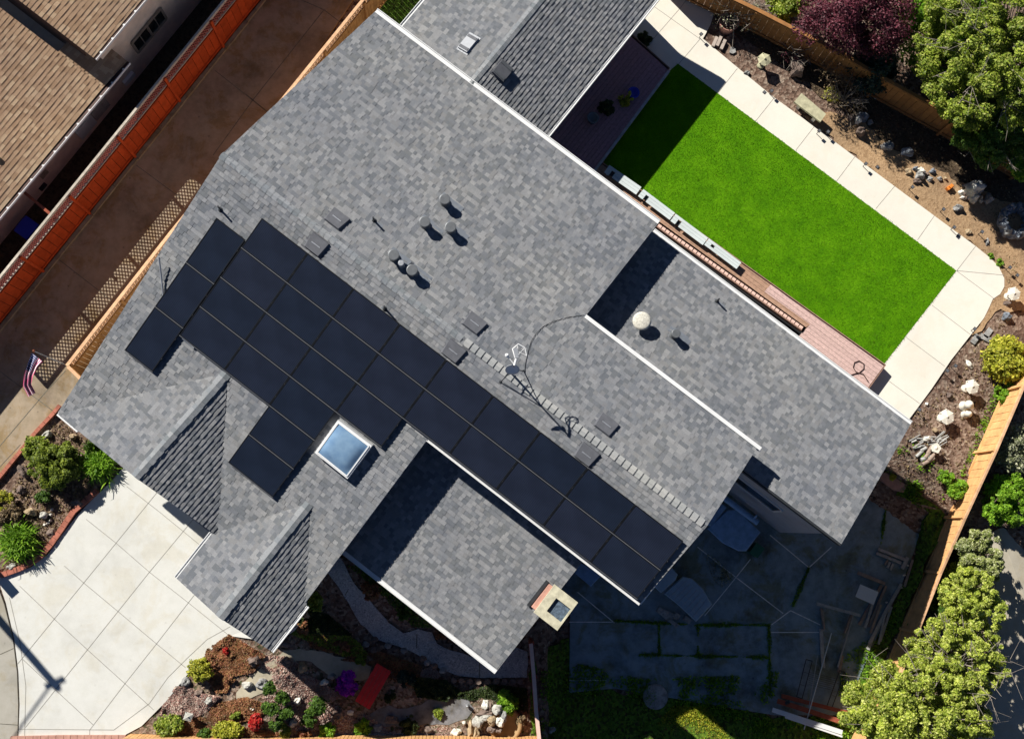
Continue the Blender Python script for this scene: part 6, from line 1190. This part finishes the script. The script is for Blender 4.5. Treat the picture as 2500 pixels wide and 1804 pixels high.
def frame(pts, label, rails=6):
    r = thing('metal_frame', label, 'frame', W(*pts[0], PZ)); mb = MB(); q = [W(*p, PZ+.12) for p in pts]
    for i in range(4): mb.tube([q[i], q[(i+1) % 4]], .015, 6)
    mb.build('frame', MT['dark'], r); mb = MB()
    for k in range(1, rails): f = k/rails; mb.tube([q[0].lerp(q[3], f), q[1].lerp(q[2], f)], .006, 5)
    mb.build('bars', MT['dark'], r)
frame([(1968, 1609), (1983, 1613), (1958, 1705), (1945, 1700)], 'narrow dark metal frame left of the two poles', 3); frame([(2050, 1636), (2063, 1640), (2030, 1730), (2018, 1725)], 'narrow dark metal frame right of the two poles', 3)
mb = MB()
for k in range(7): mb.tube([W(1975, 1640+k*5, PZ+.14), W(2040, 1656+k*5, PZ+.14)], .006, 5)
tag(mb.build('wire_panel', MT['dark']), 'flat panel of thin dark wires between the two metal frames', 'wire panel')
plank((1908, 1698), (2072, 1740), .13, .05, .30, 'redw', 'upper red-stained plank at the bottom of the patio'); plank((1898, 1710), (2067, 1765), .16, .05, .36, 'redw', 'lower red-stained plank at the bottom of the patio')
plank((1886, 1732), (2056, 1787), .15, .05, .45, 'white', 'wider of the two white planks at the bottom of the patio'); plank((1917, 1750), (2056, 1797), .06, .05, .42, 'white', 'narrow white plank just below the wider white one')
p = W(1922, 1714, PZ+.42); mb = MB(); mb.box((p.x, p.y, PZ+.44), (.14, .1, .06), .3); tag(mb.build('tin', MT['dark']), 'dark tin sitting on the red-stained planks', 'tin')
for i, (x, y, lab) in enumerate([(2206, 1404, 'single pale pebble by the fence side of the lumber heap'), (2199, 1434, 'pale stone between the lumber heap and the tan fence'), (2200, 1460, 'small pale stone below it along the tan fence'), (2215, 1380, 'cream pebble at the top of the fence-side soil'), (1948, 1650, 'round bluish stepping disc'), (2163, 1470, 'tiny pale stone on the lumber heap')]):
    if i == 4: continue
    rock(x, y, .1, .08, .08, 'rockw', lab, name='pebble', cat='stone')
p = W(1600, 1700, PZ); mb = MB(); mb.lathe([(.42, 0), (.42, .06), (.38, .075), (.01, .075)], (p.x, p.y, PZ-.03), 24); tag(mb.build('stepping_stone', MT['rockg']), 'large round grey disc stone among the patio weeds', 'stepping stone')
p = G(1345, 1780); rock(1345, 1780, .3, .24, .2, 'rockg', 'lone grey rock in the dark weeds right of the divider fence')
cover('gravel_heap', [(1712, 1345), (1735, 1355), (1765, 1380), (1795, 1410), (1780, 1440), (1750, 1425), (1735, 1400), (1722, 1370)], 2200, .06, 'whitef', 'scattered pale leaf litter on the patio between the two seats', .03)
mb = MB(); 
for k in range(5): a, b = W(1600+k*2, 1430-k*3, PZ+.02), W(1560, 1500, PZ+.02)
grass('sun_tinted_grass', [(1540, 1830), (1640, 1725), (1720, 1725), (1800, 1830)], 9000, .10, .035, L_['yell'], 'yellow-green grass triangle at the bottom of the patio, sunlight put into its colour', 'grass')  # sun patch brightened by the blade colour
